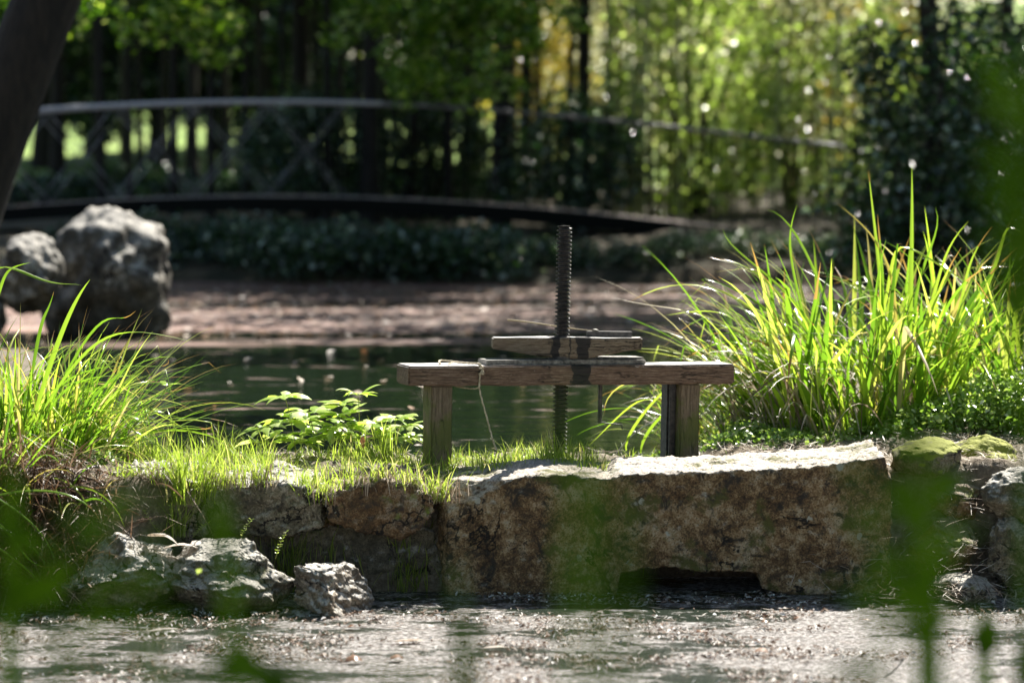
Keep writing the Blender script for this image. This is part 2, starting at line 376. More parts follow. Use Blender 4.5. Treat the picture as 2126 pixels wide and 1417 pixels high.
# ------------------------------------------------------------ materials for stone, wood, metal
BROWN = [(0.0, (0.03, 0.024, 0.017)), (0.35, (0.10, 0.072, 0.045)), (0.65, (0.20, 0.145, 0.09)), (1.0, (0.34, 0.27, 0.19))]
GREY = [(0.0, (0.05, 0.038, 0.026)), (0.4, (0.15, 0.118, 0.08)), (0.7, (0.29, 0.235, 0.17)), (1.0, (0.48, 0.42, 0.34))]
m_slab = rock_mat("slab_stone", [(0.0, (0.022, 0.013, 0.008)), (0.35, (0.15, 0.088, 0.040)), (0.6, (0.29, 0.195, 0.10)), (1.0, (0.46, 0.38, 0.27))], moss=0.44, mosscol=(0.06, 0.058, 0.014), lichen=0.9, mossup=False, dark=(0.035, 0.027, 0.02), sunlit_top=0.5)
m_brown = rock_mat("brown_stone", sunlit_top=0.22, stops= [(0.0, (0.03, 0.022, 0.014)), (0.35, (0.10, 0.055, 0.024)), (0.65, (0.20, 0.12, 0.055)), (1.0, (0.36, 0.28, 0.2))], moss=0.35, lichen=0.6, pit=0.8, dark=(0.05, 0.035, 0.025))
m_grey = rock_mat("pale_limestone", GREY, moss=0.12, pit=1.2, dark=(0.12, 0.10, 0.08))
m_greyg = rock_mat("grey_limestone", sunlit_top=0.5, stops= [(0.0, (0.05, 0.045, 0.03)), (0.4, (0.10, 0.085, 0.052)), (0.7, (0.19, 0.165, 0.11)), (1.0, (0.36, 0.32, 0.25))], moss=0.3, mosscol=(0.09, 0.085, 0.02), pit=1.2, dark=(0.06, 0.05, 0.035))
m_moss = rock_mat("mossy_stone", sunlit_top=0, stops= [(0.0, (0.03, 0.025, 0.015)), (0.5, (0.12, 0.10, 0.06)), (1.0, (0.3, 0.26, 0.19))], moss=1.0, mosscol=(0.16, 0.17, 0.02), pit=0.4)
m_boulder = rock_mat("mottled_boulder_stone", [(0.0, (0.02, 0.017, 0.012)), (0.45, (0.06, 0.052, 0.036)), (0.75, (0.14, 0.12, 0.09)), (1.0, (0.5, 0.47, 0.42))], moss=0.2, mosscol=(0.05, 0.05, 0.012), scale=0.35, dark=(0.03, 0.026, 0.02), sunlit_top=0.38)
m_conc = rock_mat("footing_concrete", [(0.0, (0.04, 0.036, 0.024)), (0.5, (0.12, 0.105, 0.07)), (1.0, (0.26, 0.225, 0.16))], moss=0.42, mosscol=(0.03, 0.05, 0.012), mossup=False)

def wood_mat(name, cols, stain=None, green=False, upright=False):
    s = NT(name); v = s.obj()
    ax = (lambda a, b, c: (c, b, a)) if upright else (lambda a, b, c: (a, b, c))
    g = s.noise(s.mapv(v, ax(3, 40, 60)), 4, 8, 0.7, 0.5); k = s.noise(v, 9, 5, 0.6); fine = s.noise(s.mapv(v, ax(12, 160, 190)), 4, 4, 0.7)
    f = s.math('ADD', s.math('MULTIPLY', g, 0.6), s.math('MULTIPLY', fine, 0.4))
    col = s.ramp(s.sstep(f, 0.3, 0.7), cols)
    spk = s.math('GREATER_THAN', s.noise(s.mapv(v, (1, 2, 2)), 75, 4, 0.8), 0.66)
    col = s.mix(s.math('MULTIPLY', spk, 0.7), col, (0.42, 0.39, 0.33))
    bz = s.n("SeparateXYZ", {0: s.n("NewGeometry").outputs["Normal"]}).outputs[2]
    col = s.mix(s.math('MULTIPLY', s.sstep(bz, 0.6, 0.9), 0.8), col, s.ramp(fine, [(0.4, (0.32, 0.31, 0.30)), (0.6, (0.66, 0.65, 0.64))]))  # sun glare and silvery weathering of the top, painted pale
    cr = s.sstep(s.math('ABSOLUTE', s.math('SUBTRACT', s.noise(s.mapv(v, ax(1.6, 16, 16)), 3, 5, 0.6), 0.5)), 0.014, 0.004)
    cr = s.math('MULTIPLY', cr, s.sstep(s.noise(s.mapv(v, ax(3, 5, 5)), 2.0, 2, 0.5), 0.5, 0.56))
    col = s.mix(cr, col, (0.012, 0.009, 0.007))
    if green: col = s.mix(s.math('MULTIPLY', s.sstep(k, 0.38, 0.58), 0.85), col, (0.10, 0.12, 0.022))
    if stain:
        sx = s.n("SeparateXYZ", {0: v}).outputs[0]
        fac = None
        for c0, hw, seed in stain:
            d = s.math('ABSOLUTE', s.math('SUBTRACT', s.math('ADD', sx, s.math('MULTIPLY', s.math('SUBTRACT', s.noise(s.mapv(v, (1, 1, 1), (seed, 0, 0)), 22, 4, 0.6), 0.5), 0.05)), c0))
            m = s.sstep(d, hw, hw - 0.006)
            fac = m if fac is None else s.math('MAXIMUM', fac, m)
        col = s.mix(s.math('MULTIPLY', fac, 0.93), col, (0.012, 0.011, 0.013))
    return s.done(s.bsdf(col, 0.8, s.math('SUBTRACT', s.math('ADD', f, s.math('MULTIPLY', k, 0.2)), s.math('MULTIPLY', cr, 1.5)), 0.9, 0.005))
WOODC = [(0.0, (0.035, 0.02, 0.012)), (0.5, (0.15, 0.092, 0.06)), (0.8, (0.27, 0.185, 0.13)), (1.0, (0.42, 0.34, 0.27))]
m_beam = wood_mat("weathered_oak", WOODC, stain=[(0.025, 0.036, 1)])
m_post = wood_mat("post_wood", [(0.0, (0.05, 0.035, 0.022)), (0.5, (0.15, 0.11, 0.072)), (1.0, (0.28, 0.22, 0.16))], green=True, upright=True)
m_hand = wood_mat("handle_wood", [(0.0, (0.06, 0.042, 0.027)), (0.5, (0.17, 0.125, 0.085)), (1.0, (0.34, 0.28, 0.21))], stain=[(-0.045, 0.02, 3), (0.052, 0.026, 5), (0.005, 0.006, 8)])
s = NT("tarred_plate"); v = s.obj(); n = s.noise(v, 30, 6, 0.7)
m_plate = s.done(s.bsdf(s.ramp(n, [(0.4, (0.05, 0.045, 0.04)), (0.6, (0.28, 0.26, 0.23))]), 0.6, n, 0.6, 0.004))
s = NT("greased_steel"); v = s.obj(); n = s.noise(v, 40, 6, 0.7)
m_screw = s.done(s.bsdf(s.ramp(n, [(0.4, (0.013, 0.012, 0.013)), (0.65, (0.055, 0.048, 0.046))]), 0.38, n, 0.5, 0.002, Metallic=0.55))
s = NT("dark_iron"); v = s.obj(); n = s.noise(v, 60, 5, 0.7)
m_iron = s.done(s.bsdf(s.ramp(n, [(0.4, (0.03, 0.03, 0.033)), (0.65, (0.10, 0.09, 0.085))]), 0.5, n, 0.4, 0.002, Metallic=0.4))
s = NT("jute_twine"); v = s.obj()
m_twine = s.done(s.bsdf(s.ramp(s.noise(v, 120, 3), [(0.4, (0.32, 0.26, 0.17)), (0.6, (0.6, 0.53, 0.40))]), 0.9))

# ------------------------------------------------------------ sluice gate
YAW = R(18)
GO = P(1186, 758, 10.10)                     # middle of the beam's upper front edge
gate = empty("sluice_gate", (GO[0], GO[1], GO[2]), YAW); gate.rotation_euler = (0, R(1.05), YAW)
tag(gate, "weathered wooden sluice gate frame with tall black screw, standing on the stone dam", "sluice gate")
def gworld(x, y, z):
    bpy.context.view_layer.update(); return np.array(gate.matrix_world @ Vector((x, y, z)))
def wobble(mb, amp=0.002, sc=20, seed=4):
    V = np.concatenate(mb.v); d = np.stack([fbm(V, sc, 3, seed + i) for i in range(3)], 1) * amp; V = V + d
    mb.v = [V]; mb.r = [np.concatenate(mb.r)]; mb.t = [np.concatenate(mb.t)]
def plank(name, c, d, mat, parent, bev=0.004, nx=60, amp=0.0025, shape=None, seed=1):
    """subdivided timber with worn edges"""
    bm = bmesh.new(); bmesh.ops.create_cube(bm, size=1)
    for v in bm.verts: v.co = Vector((v.co.x * d[0], v.co.y * d[1], v.co.z * d[2]))
    bmesh.ops.bevel(bm, geom=bm.edges[:], offset=bev, segments=2, affect='EDGES')
    ax = int(np.argmax(d)); L = d[ax]
    for i in range(1, nx):
        p = [0, 0, 0]; p[ax] = -L / 2 + L * i / nx; n = [0, 0, 0]; n[ax] = 1
        bmesh.ops.bisect_plane(bm, geom=bm.verts[:] + bm.edges[:] + bm.faces[:], plane_co=p, plane_no=n)
    if shape: shape(bm)
    bm.normal_update()
    for v in bm.verts:
        p = v.co * 14 + Vector((seed, 0, 0)); v.co += Vector((noise.noise(p), noise.noise(p + Vector((5, 5, 5))), noise.noise(p + Vector((9, 1, 3))))) * amp
    me = bpy.data.meshes.new(name); bm.to_mesh(me); bm.free(); me.materials.append(mat)
    o = bpy.data.objects.new(name, me); COL.objects.link(o); o.location = c; o.parent = parent
    return o
BH, BD = 0.069, 0.15
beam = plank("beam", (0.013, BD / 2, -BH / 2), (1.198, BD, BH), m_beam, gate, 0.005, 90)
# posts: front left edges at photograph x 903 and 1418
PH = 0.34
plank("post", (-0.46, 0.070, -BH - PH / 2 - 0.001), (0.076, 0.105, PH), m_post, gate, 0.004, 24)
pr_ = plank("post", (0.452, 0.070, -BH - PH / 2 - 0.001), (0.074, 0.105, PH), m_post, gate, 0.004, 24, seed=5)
plank("guide_rail", (0.394, 0.105, -BH - PH / 2 - 0.001), (0.012, 0.06, PH), m_iron, gate, 0.002, 10, 0.001)
plank("guide_rail", (0.402, 0.06, -BH - PH / 2 - 0.001), (0.022, 0.012, PH), m_iron, gate, 0.002, 10, 0.001)
# thin plates under the handle
plank("base_plate", (-0.01, 0.068, 0.009), (0.585, 0.105, 0.017), m_plate, gate, 0.003, 40, 0.002)
plank("base_plate", (0.145, 0.075, 0.0215), (0.27, 0.085, 0.006), m_plate, gate, 0.002, 20, 0.002)
# screw
def screw(name, z0, z1, x, y):
    pitch = 0.0142; seg = 40; nz = int((z1 - z0) / pitch * 10) + 1
    zz = np.linspace(z0, z1, nz); an = np.linspace(0, 2 * np.pi, seg, endpoint=False)
    fr = (zz[:, None] / pitch - an[None] / (2 * np.pi)) % 1.0
    prof = np.interp(fr, [0, 0.08, 0.45, 0.55, 0.92, 1.0], [0.0195, 0.0268, 0.0268, 0.0185, 0.0185, 0.0195])
    taper = np.where(zz > z1 - 0.006, 0.9, 1.0)[:, None]
    prof = prof * taper
    V = np.stack([x + prof * np.cos(an)[None], y + prof * np.sin(an)[None], np.repeat(zz[:, None], seg, 1)], 2)
    V[..., 0] += 0.006 * (zz[:, None] - 0)      # slight lean
    V = V.reshape(-1, 3); V += 0.0006 * np.stack([fbm(V, 60, 2, 3), fbm(V, 60, 2, 4), fbm(V, 60, 2, 5)], 1)
    i = np.arange(nz - 1)[:, None] * seg; j = np.arange(seg)[None]; j2 = (j + 1) % seg
    mb = MB(); mb.add(V, np.stack([i + j, i + j2, i + seg + j2, i + seg + j], 2).reshape(-1, 4))
    q = np.arange(seg)
    top = np.vstack([V[(nz - 1) * seg + q], V[(nz - 1) * seg + q].mean(0)]); mb.add(top, np.stack([q, (q + 1) % seg, np.full(seg, seg)], 1))
    o = mb.build(name, m_screw, gate, smooth=False); return o
SX, SY = -0.012, 0.072
sc_ = screw("screw", -0.44, 0.482, SX, SY)
# crosspiece handle: boat-shaped underside
def boat(bm):
    for v in bm.verts:
        u = abs(v.co.x) / 0.262
        if v.co.z < 0:
            full = 0.071; end = 0.040
            h = full if u < 0.2 else full - (full - end) * (u - 0.2) / 0.8
            v.co.z = 0.0355 - h + (v.co.z + 0.0355)
        v.co.y *= 1 - 0.25 * u
hd = plank("turning_handle", (0.008, SY, 0.0225 + 0.0355), (0.524, 0.10, 0.071), m_hand, gate, 0.004, 60, 0.003, boat, 3)
hd.rotation_euler = (0, R(-0.6), R(-13))
# nut collar under / over the handle
mb = MB(); tube(mb, [(SX, SY, 0.0), (SX, SY, 0.028)], 0.048, 20)
mb.build("collar", m_iron, gate)
# hanging rod with thin hook
mb = MB(); tube(mb, [(0.145, 0.10, -BH), (0.145, 0.10, -BH - 0.142)], 0.0075, 10); rod = mb.build("hanging_rod", m_iron, gate)
mb = MB(); tube(mb, [(0.145, 0.10, -BH - 0.138), (0.165, 0.10, -BH - 0.143), (0.20, 0.10, -BH - 0.146), (0.225, 0.09, -BH - 0.148), (0.226, 0.09, -BH - 0.165)], 0.0022, 6); mb.build("wire_hook", m_iron, rod)
# short iron bar lying on the handle
c = gworld(0.16, SY - 0.012, 0.1045)
mb = MB(); box(mb, (0, 0, 0), (0.158, 0.034, 0.020), bev=0.002); bar = mb.build("iron_bar", m_iron, smooth=False); bar.location = c; bar.rotation_euler = (0, R(1.0), R(4))
tag(bar, "short dark iron bar lying on the right end of the turning handle", "bar")
mb = MB(); V0 = gworld(0.112, SY + 0.0, 0.117)
pb = rock("pebble", V0, (0.012, 0.010, 0.006), m_grey, 31, sub=3)
tag(pb, "tiny pale pebble lying on the iron bar behind the screw", "pebble")
# twine round the beam
def g2(pts): return np.array([gworld(*p) for p in pts])
tw = empty("twine", gworld(-0.36, 0.07, 0.002)); tag(tw, "frayed pale jute twine looped over the beam and hanging to the grass", "twine")
def tw_tube(name, pts, r, k=60):
    W_ = curve(g2(pts), k); t0 = np.array(tw.location)
    mb = MB(); ph = np.linspace(0, 60, k); W_ = W_ + np.stack([np.sin(ph), np.cos(ph), np.sin(ph * 1.3)], 1) * 0.0006
    tube(mb, W_ - t0, r, 6); return mb.build(name, m_twine, tw)
tw_tube("loop", [(-0.46, 0.05, 0.004), (-0.43, 0.09, 0.012), (-0.38, 0.06, 0.007), (-0.345, 0.02, 0.007), (-0.333, -0.003, 0.0)], 0.0034)
tw_tube("loop", [(-0.44, 0.02, 0.004), (-0.40, 0.05, 0.010), (-0.37, 0.04, 0.007), (-0.34, 0.01, 0.007), (-0.334, -0.004, -0.002)], 0.0022)
tw_tube("loop", [(-0.333, -0.004, 0.0), (-0.328, -0.006, -0.02), (-0.334, -0.005, -0.05), (-0.336, -0.004, -0.073), (-0.36, 0.03, -0.080), (-0.40, 0.07, -0.074)], 0.0028)
for q in range(3):
    tw_tube("knot", [(-0.336 + 0.004 * q, -0.006, -0.008), (-0.328 + 0.003 * q, -0.010, -0.015 - 0.006 * q), (-0.334, -0.010, -0.026), (-0.332, -0.006, -0.034)], 0.0028, 30)
tw_tube("loose_end", [(-0.334, -0.005, -0.05), (-0.334, -0.006, -0.08), (-0.322, -0.01, -0.13), (-0.305, -0.015, -0.19), (-0.292, -0.02, -0.24), (-0.272, -0.02, -0.29)], 0.0032, 90)
# long dry straw lying behind the screw
mb = MB(); pts = [P(1054, 664, 10.35), P(1095, 668, 10.33), P(1150, 676, 10.3), P(1200, 683, 10.25), P(1238, 686, 10.2)]
tube(mb, curve(pts, 30), np.linspace(0.003, 0.0016, 30), 6)
s = NT("dry_straw"); m_straw = s.done(s.bsdf((0.45, 0.36, 0.22), 0.6))
o = recentre(mb.build("straw_stalk", m_straw)); tag(o, "single dry straw stalk resting across the handle behind the screw", "straw")

# ------------------------------------------------------------ dam: slab and stones
def PX(pts, d): return [(float(P(u, v, d)[0]), float(P(u, v, d)[2])) for u, v in pts]
sl = PX([(905, 1080), (915, 1030), (938, 1003), (1000, 1000), (1100, 986), (1190, 988), (1262, 994), (1290, 982), (1400, 981), (1500, 977), (1600, 972), (1700, 966), (1765, 958), (1838, 946),
         (1852, 1000), (1850, 1100), (1846, 1210), (1790, 1238), (1680, 1236), (1610, 1228), (1582, 1222), (1576, 1187), (1500, 1185), (1440, 1185), (1400, 1180), (1340, 1182), (1286, 1188), (1281, 1222), (1270, 1262), (1100, 1275), (960, 1275), (925, 1250), (912, 1150)], 9.6)
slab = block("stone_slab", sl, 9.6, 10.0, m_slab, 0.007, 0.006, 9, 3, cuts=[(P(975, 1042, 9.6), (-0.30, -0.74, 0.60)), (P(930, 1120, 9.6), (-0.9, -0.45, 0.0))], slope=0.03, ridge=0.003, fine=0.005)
recentre(slab); tag(slab, "massive brown stone slab under the sluice gate with a low drain opening", "stone slab")
def stone(name, pix, d0, d1, mat, label, seed, amp=0.014, voxel=0.009, sc=8, ridge=0.004, cuts=(), cat="stone", group=None, slope=0.05):
    o = block(name, PX(pix, d0), d0, d1, mat, voxel, amp, sc, seed, cuts, slope=slope, ridge=ridge); recentre(o)
    return tag(o, label, cat, group)
G = "rough stones of the dam"
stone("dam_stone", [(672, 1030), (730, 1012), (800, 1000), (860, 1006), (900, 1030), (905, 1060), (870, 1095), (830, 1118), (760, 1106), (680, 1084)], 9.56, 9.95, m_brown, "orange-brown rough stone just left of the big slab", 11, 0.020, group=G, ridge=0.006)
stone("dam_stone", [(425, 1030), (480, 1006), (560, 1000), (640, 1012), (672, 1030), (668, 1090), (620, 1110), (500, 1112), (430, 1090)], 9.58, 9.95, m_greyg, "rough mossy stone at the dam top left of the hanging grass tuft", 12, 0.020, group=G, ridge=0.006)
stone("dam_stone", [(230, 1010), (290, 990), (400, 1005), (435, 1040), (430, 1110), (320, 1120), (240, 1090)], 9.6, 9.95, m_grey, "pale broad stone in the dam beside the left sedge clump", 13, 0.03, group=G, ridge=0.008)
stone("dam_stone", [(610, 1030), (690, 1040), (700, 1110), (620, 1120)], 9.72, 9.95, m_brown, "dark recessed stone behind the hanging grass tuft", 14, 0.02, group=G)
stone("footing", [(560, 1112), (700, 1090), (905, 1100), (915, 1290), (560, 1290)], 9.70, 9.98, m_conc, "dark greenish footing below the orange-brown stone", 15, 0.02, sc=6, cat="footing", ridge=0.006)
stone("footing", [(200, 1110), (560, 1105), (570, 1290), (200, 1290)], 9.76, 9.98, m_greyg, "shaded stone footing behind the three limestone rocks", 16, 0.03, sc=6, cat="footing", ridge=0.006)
# rocks at the stream edge
def rk(px, py, hw, hh, d, mat, label, seed, name="rock", dep=None, group="limestone rocks at the stream edge", **kw):
    sc = d / F; c = P(px, py, d)
    o = rock(name, c, (hw * sc, (dep or hw) * sc, hh * sc), mat, seed, **kw)
    return tag(o, label, "rock", group)
rk(255, 1200, 122, 84, 9.36, m_grey, "pitted pale limestone rock, leftmost of the three beside the stream", 21, rough=0.06, sub=6, keep=0.55, amp=0.16)
rk(468, 1200, 128, 84, 9.33, m_greyg, "rounded tan limestone rock in the middle of the three beside the stream", 22, rough=0.045, sub=6, keep=0.58, amp=0.16)
rk(672, 1224, 106, 70, 9.27, m_grey, "bright sunlit limestone rock, right of the three beside the stream", 125, rough=0.05, sub=6, rot=-0.3, keep=0.5, amp=0.2, cuts=7)
rk(640, 1290, 92, 24, 9.2, m_grey, "low rubble ledge at the waterline below the bright limestone rock", 24, rough=0.2, sub=6)
G = "rocks right of the slab"
rk(1930, 952, 82, 44, 9.85, m_moss, "low mossy rock just right of the slab's top corner", 41, group=G, sub=5)
rk(2040, 955, 76, 52, 10.0, m_moss, "rock with a bright moss cushion beside the right edge", 42, group=G, sub=5)
rk(2110, 1030, 78, 58, 9.62, m_greyg, "grey knobbly rock at the right edge below the moss cushion", 43, group=G, rough=0.09)
rk(1960, 1135, 92, 66, 9.68, m_brown, "blocky brown rock right of the slab, half way down the bank", 44, group=G, keep=0.6)
rk(2110, 1150, 60, 84, 9.6, m_greyg, "upright grey rock at the right edge above the water", 45, group=G, rough=0.09)
rk(1990, 1238, 76, 50, 9.52, m_greyg, "rounded rock at the waterline right of the slab", 46, group=G)
rk(1985, 1040, 70, 44, 9.8, m_brown, "brown stone covered in litter under the two mossy rocks", 47, group=G)
rk(2150, 1245, 60, 50, 9.6, m_greyg, "dark rock at the waterline by the right edge", 48, group=G)
# boulders standing in the pond
G = "boulders in the pond"
rk(224, 592, 140, 160, 18.0, m_boulder, "tall pale boulder with sunlit crest rising from the pond at left", 51, name="boulder", group=G, amp=0.13, rough=0.075, keep=0.72, rot=-0.15)
rk(60, 565, 70, 85, 17.4, m_boulder, "smaller rounded boulder at the left edge beside the tall boulder", 52, name="boulder", group=G)
rk(-70, 650, 80, 100, 17.4, m_boulder, "boulder cut by the left picture edge behind the sedge", 54, name="boulder", group=G)

# ------------------------------------------------------------ plant materials
YG = [(0.0, (0.06, 0.13, 0.015)), (0.35, (0.19, 0.32, 0.03)), (0.7, (0.42, 0.52, 0.07)), (0.85, (0.52, 0.56, 0.14)), (0.93, (0.46, 0.34, 0.12)), (1.0, (0.5, 0.42, 0.28))]
m_sedge = leaf_mat("sedge_leaf", YG, (1.15, 1.3, 0.75), 0.25, 0.5, tip=(0.36, 0.2, 0.08))
m_grass = leaf_mat("short_grass", [(0.0, (0.16, 0.24, 0.03)), (0.6, (0.32, 0.42, 0.07)), (0.85, (0.42, 0.46, 0.14)), (1.0, (0.5, 0.42, 0.28))], (1.3, 1.35, 0.8), 0.5, 0.5)
m_thatch = leaf_mat("dead_sedge", [(0.0, (0.05, 0.027, 0.016)), (0.55, (0.15, 0.09, 0.055)), (1.0, (0.40, 0.30, 0.22))], (1, 0.9, 0.8), 0.6, 0.25)
m_litter = leaf_mat("dry_litter", [(0.0, (0.14, 0.10, 0.07)), (0.5, (0.36, 0.29, 0.22)), (1.0, (0.6, 0.54, 0.46))], (1, 0.95, 0.9), 0.6, 0.2)
m_broad = leaf_mat("seedling_leaf", [(0.0, (0.22, 0.34, 0.05)), (0.5, (0.40, 0.52, 0.12)), (0.8, (0.52, 0.62, 0.22)), (1.0, (0.66, 0.70, 0.42))], (1.35, 1.4, 0.7), 0.35, 0.5)
m_ivy = leaf_mat("ivy_leaf", [(0.0, (0.09, 0.17, 0.03)), (0.6, (0.22, 0.34, 0.08)), (0.9, (0.42, 0.52, 0.2)), (1.0, (0.7, 0.74, 0.6))], (1.3, 1.4, 0.6), 0.28, 0.4, spec=0.7)
m_stem = leaf_mat("green_stem", [(0.0, (0.22, 0.26, 0.05)), (1.0, (0.34, 0.36, 0.1))], (1, 1, 0.8), 0.5, 0.2)
m_fore = leaf_mat("near_leaf", [(0.0, (0.055, 0.12, 0.006)), (1.0, (0.12, 0.22, 0.012))], (1.5, 1.6, 0.4), 0.7, 0.5, spec=0.1)

def sedge(name, c, n, spread, Lr, tilt, bend, wid, mat, azc=None, azs=None, kink=0.28, k=11, parent=None, pw=1.6, extra=None):
    ang = rng.uniform(0, 2 * np.pi, n); rr = np.sqrt(rng.random(n))
    bx = c[0] + spread[0] * rr * np.cos(ang); by = c[1] + spread[1] * rr * np.sin(ang)
    bz = np.maximum(height(bx, by), 0.0) - 0.02
    az = rng.uniform(0, 2 * np.pi, n) if azc is None else rng.normal(azc, azs, n)
    if azc is None: az = np.where(rng.random(n) < 0.6, ang + rng.normal(0, 0.5, n), az)
    L = rng.uniform(*Lr, n); th = np.abs(rng.normal(tilt[0], tilt[1], n)); b = rng.uniform(*bend, n)
    mb = MB(); blades(mb, np.stack([bx, by, bz], 1), az, th, L, b, rng.uniform(*wid, n), k, 0.4, None, pw, kink)
    if extra:
        for pts, wd, rn in extra:
            C = curve(pts, 14)[None]; s_ = np.linspace(0, 1, 14); W = (wd / 2 * (np.minimum(1, 0.5 + 2 * s_) * (1 - s_ ** 3) + 0.03))[None]
            tw_ = rng.normal() * 0.4
            ribbon(mb, C, np.array([[math.cos(tw_), 0.35, 0.25 * math.sin(tw_)]]), W, 0.35, rn)
    return mb.build(name, mat, parent)

# right sedge clump (main)
def Q(*uv, d=11.1): return [P(u, v, dd if len(t_) > 2 else d) for t_ in uv for (u, v, dd) in [(t_ + (d,))[:3]]]
hero = [(Q((1885, 800), (1890, 640), (1893, 480), (1893, 345)), 0.022, 0.5), (Q((1835, 790), (1832, 640), (1818, 490), (1803, 352)), 0.017, 0.55),
        (Q((1800, 780), (1830, 650), (1830, 540), (1822, 445)), 0.015, 0.3), (Q((1760, 780), (1720, 640), (1660, 500), (1590, 435)), 0.013, 0.4),
        (Q((1730, 800), (1660, 640), (1560, 545), (1500, 475)), 0.012, 0.45), (Q((1700, 800), (1560, 640), (1430, 590), (1310, 625)), 0.012, 0.82), (Q((1720, 820), (1520, 680), (1400, 640), (1270, 617)), 0.012, 0.99),
        (Q((1740, 790), (1640, 640), (1560, 560), (1468, 535)), 0.012, 0.6), (Q((1650, 800), (1560, 700), (1500, 650), (1380, 655)), 0.013, 0.7), (Q((1700, 790), (1655, 600), (1640, 500), (1655, 425)), 0.011, 0.4),
        (Q((1690, 800), (1600, 620), (1570, 560), (1478, 565)), 0.011, 0.97), (Q((1990, 780), (2030, 640), (2070, 540), (2090, 478), (2140, 500)), 0.018, 0.5), (Q((1930, 800), (1990, 650), (2010, 560), (2060, 470)), 0.014, 0.6),
        (Q((1960, 800), (1900, 640), (1930, 520), (1942, 430)), 0.014, 0.35), (Q((1860, 800), (1930, 640), (1960, 540), (2010, 460)), 0.014, 0.62), (Q((1790, 790), (1850, 560), (1900, 520), (2126, 660)), 0.014, 0.7),
        (Q((1850, 800), (1855, 600), (1810, 490), (1738, 422)), 0.012, 0.93), (Q((1640, 830), (1580, 740), (1500, 710), (1360, 790)), 0.012, 0.3), (Q((1680, 800), (1640, 700), (1560, 620), (1470, 580), (1500, 600)), 0.012, 0.2)]
MC = PZ(1775, 862, 0.12)
cl = empty("sedge_clump", (MC[0], MC[1], 0.08)); tag(cl, "tall bright yellow-green sedge clump arching behind the right end of the beam", "sedge clump", "sedge clumps on the banks")
def child_sedge(root, objs):
    for o in objs: o.parent = root; o.location = -Vector(root.location)
child_sedge(cl, [sedge("leaves", MC, 235, (0.42, 0.34), (0.36, 0.84), (0.30, 0.22), (0.1, 1.4), (0.014, 0.032), m_sedge, extra=hero, pw=2.2),
                 sedge("outer_leaves", (MC[0] - 0.15, MC[1], 0), 170, (0.26, 0.25), (0.4, 0.9), (0.65, 0.25), (0.5, 1.6), (0.009, 0.018), m_sedge, math.pi, 0.5),
                 sedge("dead_leaves", (MC[0] - 0.1, MC[1] - 0.1, 0), 170, (0.4, 0.3), (0.35, 0.8), (0.6, 0.3), (0.6, 2.0), (0.004, 0.009), m_litter, math.pi, 0.9, kink=0.5)])
C2 = PZ(2150, 850, 0.14)
cl = empty("sedge_clump", (C2[0], C2[1], 0.1)); tag(cl, "second sedge clump cut by the right picture edge behind the ground ivy", "sedge clump", "sedge clumps on the banks")
child_sedge(cl, [sedge("leaves", C2, 150, (0.30, 0.3), (0.4, 0.88), (0.4, 0.25), (0.2, 1.7), (0.012, 0.022), m_sedge)])
C4 = PZ(1985, 830, 0.14)
cl = empty("sedge_clump", (C4[0], C4[1], 0.1)); tag(cl, "looser sedge leaves between the tall clump and the clump cut by the right edge", "sedge clump", "sedge clumps on the banks")
child_sedge(cl, [sedge("leaves", C4, 110, (0.22, 0.25), (0.4, 0.9), (0.3, 0.25), (0.2, 1.7), (0.012, 0.024), m_sedge)])
C3 = PZ(1430, 915, 0.02)
cl = empty("sedge_clump", (C3[0] + 0.06, C3[1] + 0.1, 0.0)); tag(cl, "sparse yellow and orange sedge leaves seen under the beam beside the right post", "sedge clump", "sedge clumps on the banks")
ex = [(Q((1420, 905), (1360, 830), (1300, 850), (1222, 925), d=10.7), 0.013, 0.7), (Q((1430, 900), (1370, 800), (1290, 800), (1255, 860), d=10.6), 0.010, 0.9), (Q((1440, 900), (1340, 870), (1250, 880), (1195, 905), d=10.8), 0.009, 0.1), (Q((1300, 935), (1320, 880), (1370, 820), (1400, 800), d=10.6), 0.012, 0.65),
      (Q((1330, 940), (1350, 890), (1390, 850), (1420, 840), d=10.6), 0.013, 0.5), (Q((1420, 880), (1330, 850), (1240, 852), (1150, 888), d=10.8), 0.007, 0.2)]
child_sedge(cl, [sedge("leaves", (C3[0] + 0.08, C3[1] + 0.12), 90, (0.16, 0.14), (0.2, 0.45), (0.6, 0.3), (0.4, 1.7), (0.006, 0.012), m_sedge, math.pi, 0.9, extra=ex),
                 sedge("dead_leaves", (C3[0] + 0.05, C3[1] + 0.1), 30, (0.12, 0.1), (0.2, 0.42), (0.5, 0.3), (0.6, 2.2), (0.004, 0.008), m_thatch, math.pi, 0.9, kink=0.5)])
# left sedge clump
LC = PZ(90, 945, 0.08)
hl = [(Q((60, 900), (110, 740), (150, 640), (187, 580), d=9.9), 0.017, 0.5), (Q((50, 880), (80, 700), (95, 650), (112, 605), d=9.9), 0.012, 0.2), (Q((70, 880), (170, 740), (260, 690), (395, 708), d=9.8), 0.011, 0.45),
      (Q((80, 870), (180, 770), (300, 760), (350, 745), d=9.9), 0.008, 0.3), (Q((90, 880), (150, 800), (230, 780), (312, 782), d=9.9), 0.010, 0.35), (Q((-60, 640), (0, 555), (60, 570), (120, 588), (170, 592), d=9.8), 0.012, 0.4),
      (Q((90, 870), (190, 690), (240, 660), (282, 645), d=9.9), 0.009, 0.3), (Q((140, 930), (180, 840), (230, 790), (280, 745), d=9.8), 0.012, 0.2), (Q((130, 900), (200, 850), (300, 870), (400, 890), (440, 880), d=9.8), 0.010, 0.3), (Q((-30, 700), (0, 600), (20, 560), (62, 545), d=9.9), 0.011, 0.4), (Q((60, 1000), (130, 985), (180, 1040), (210, 1090), d=9.5), 0.010, 0.3)]
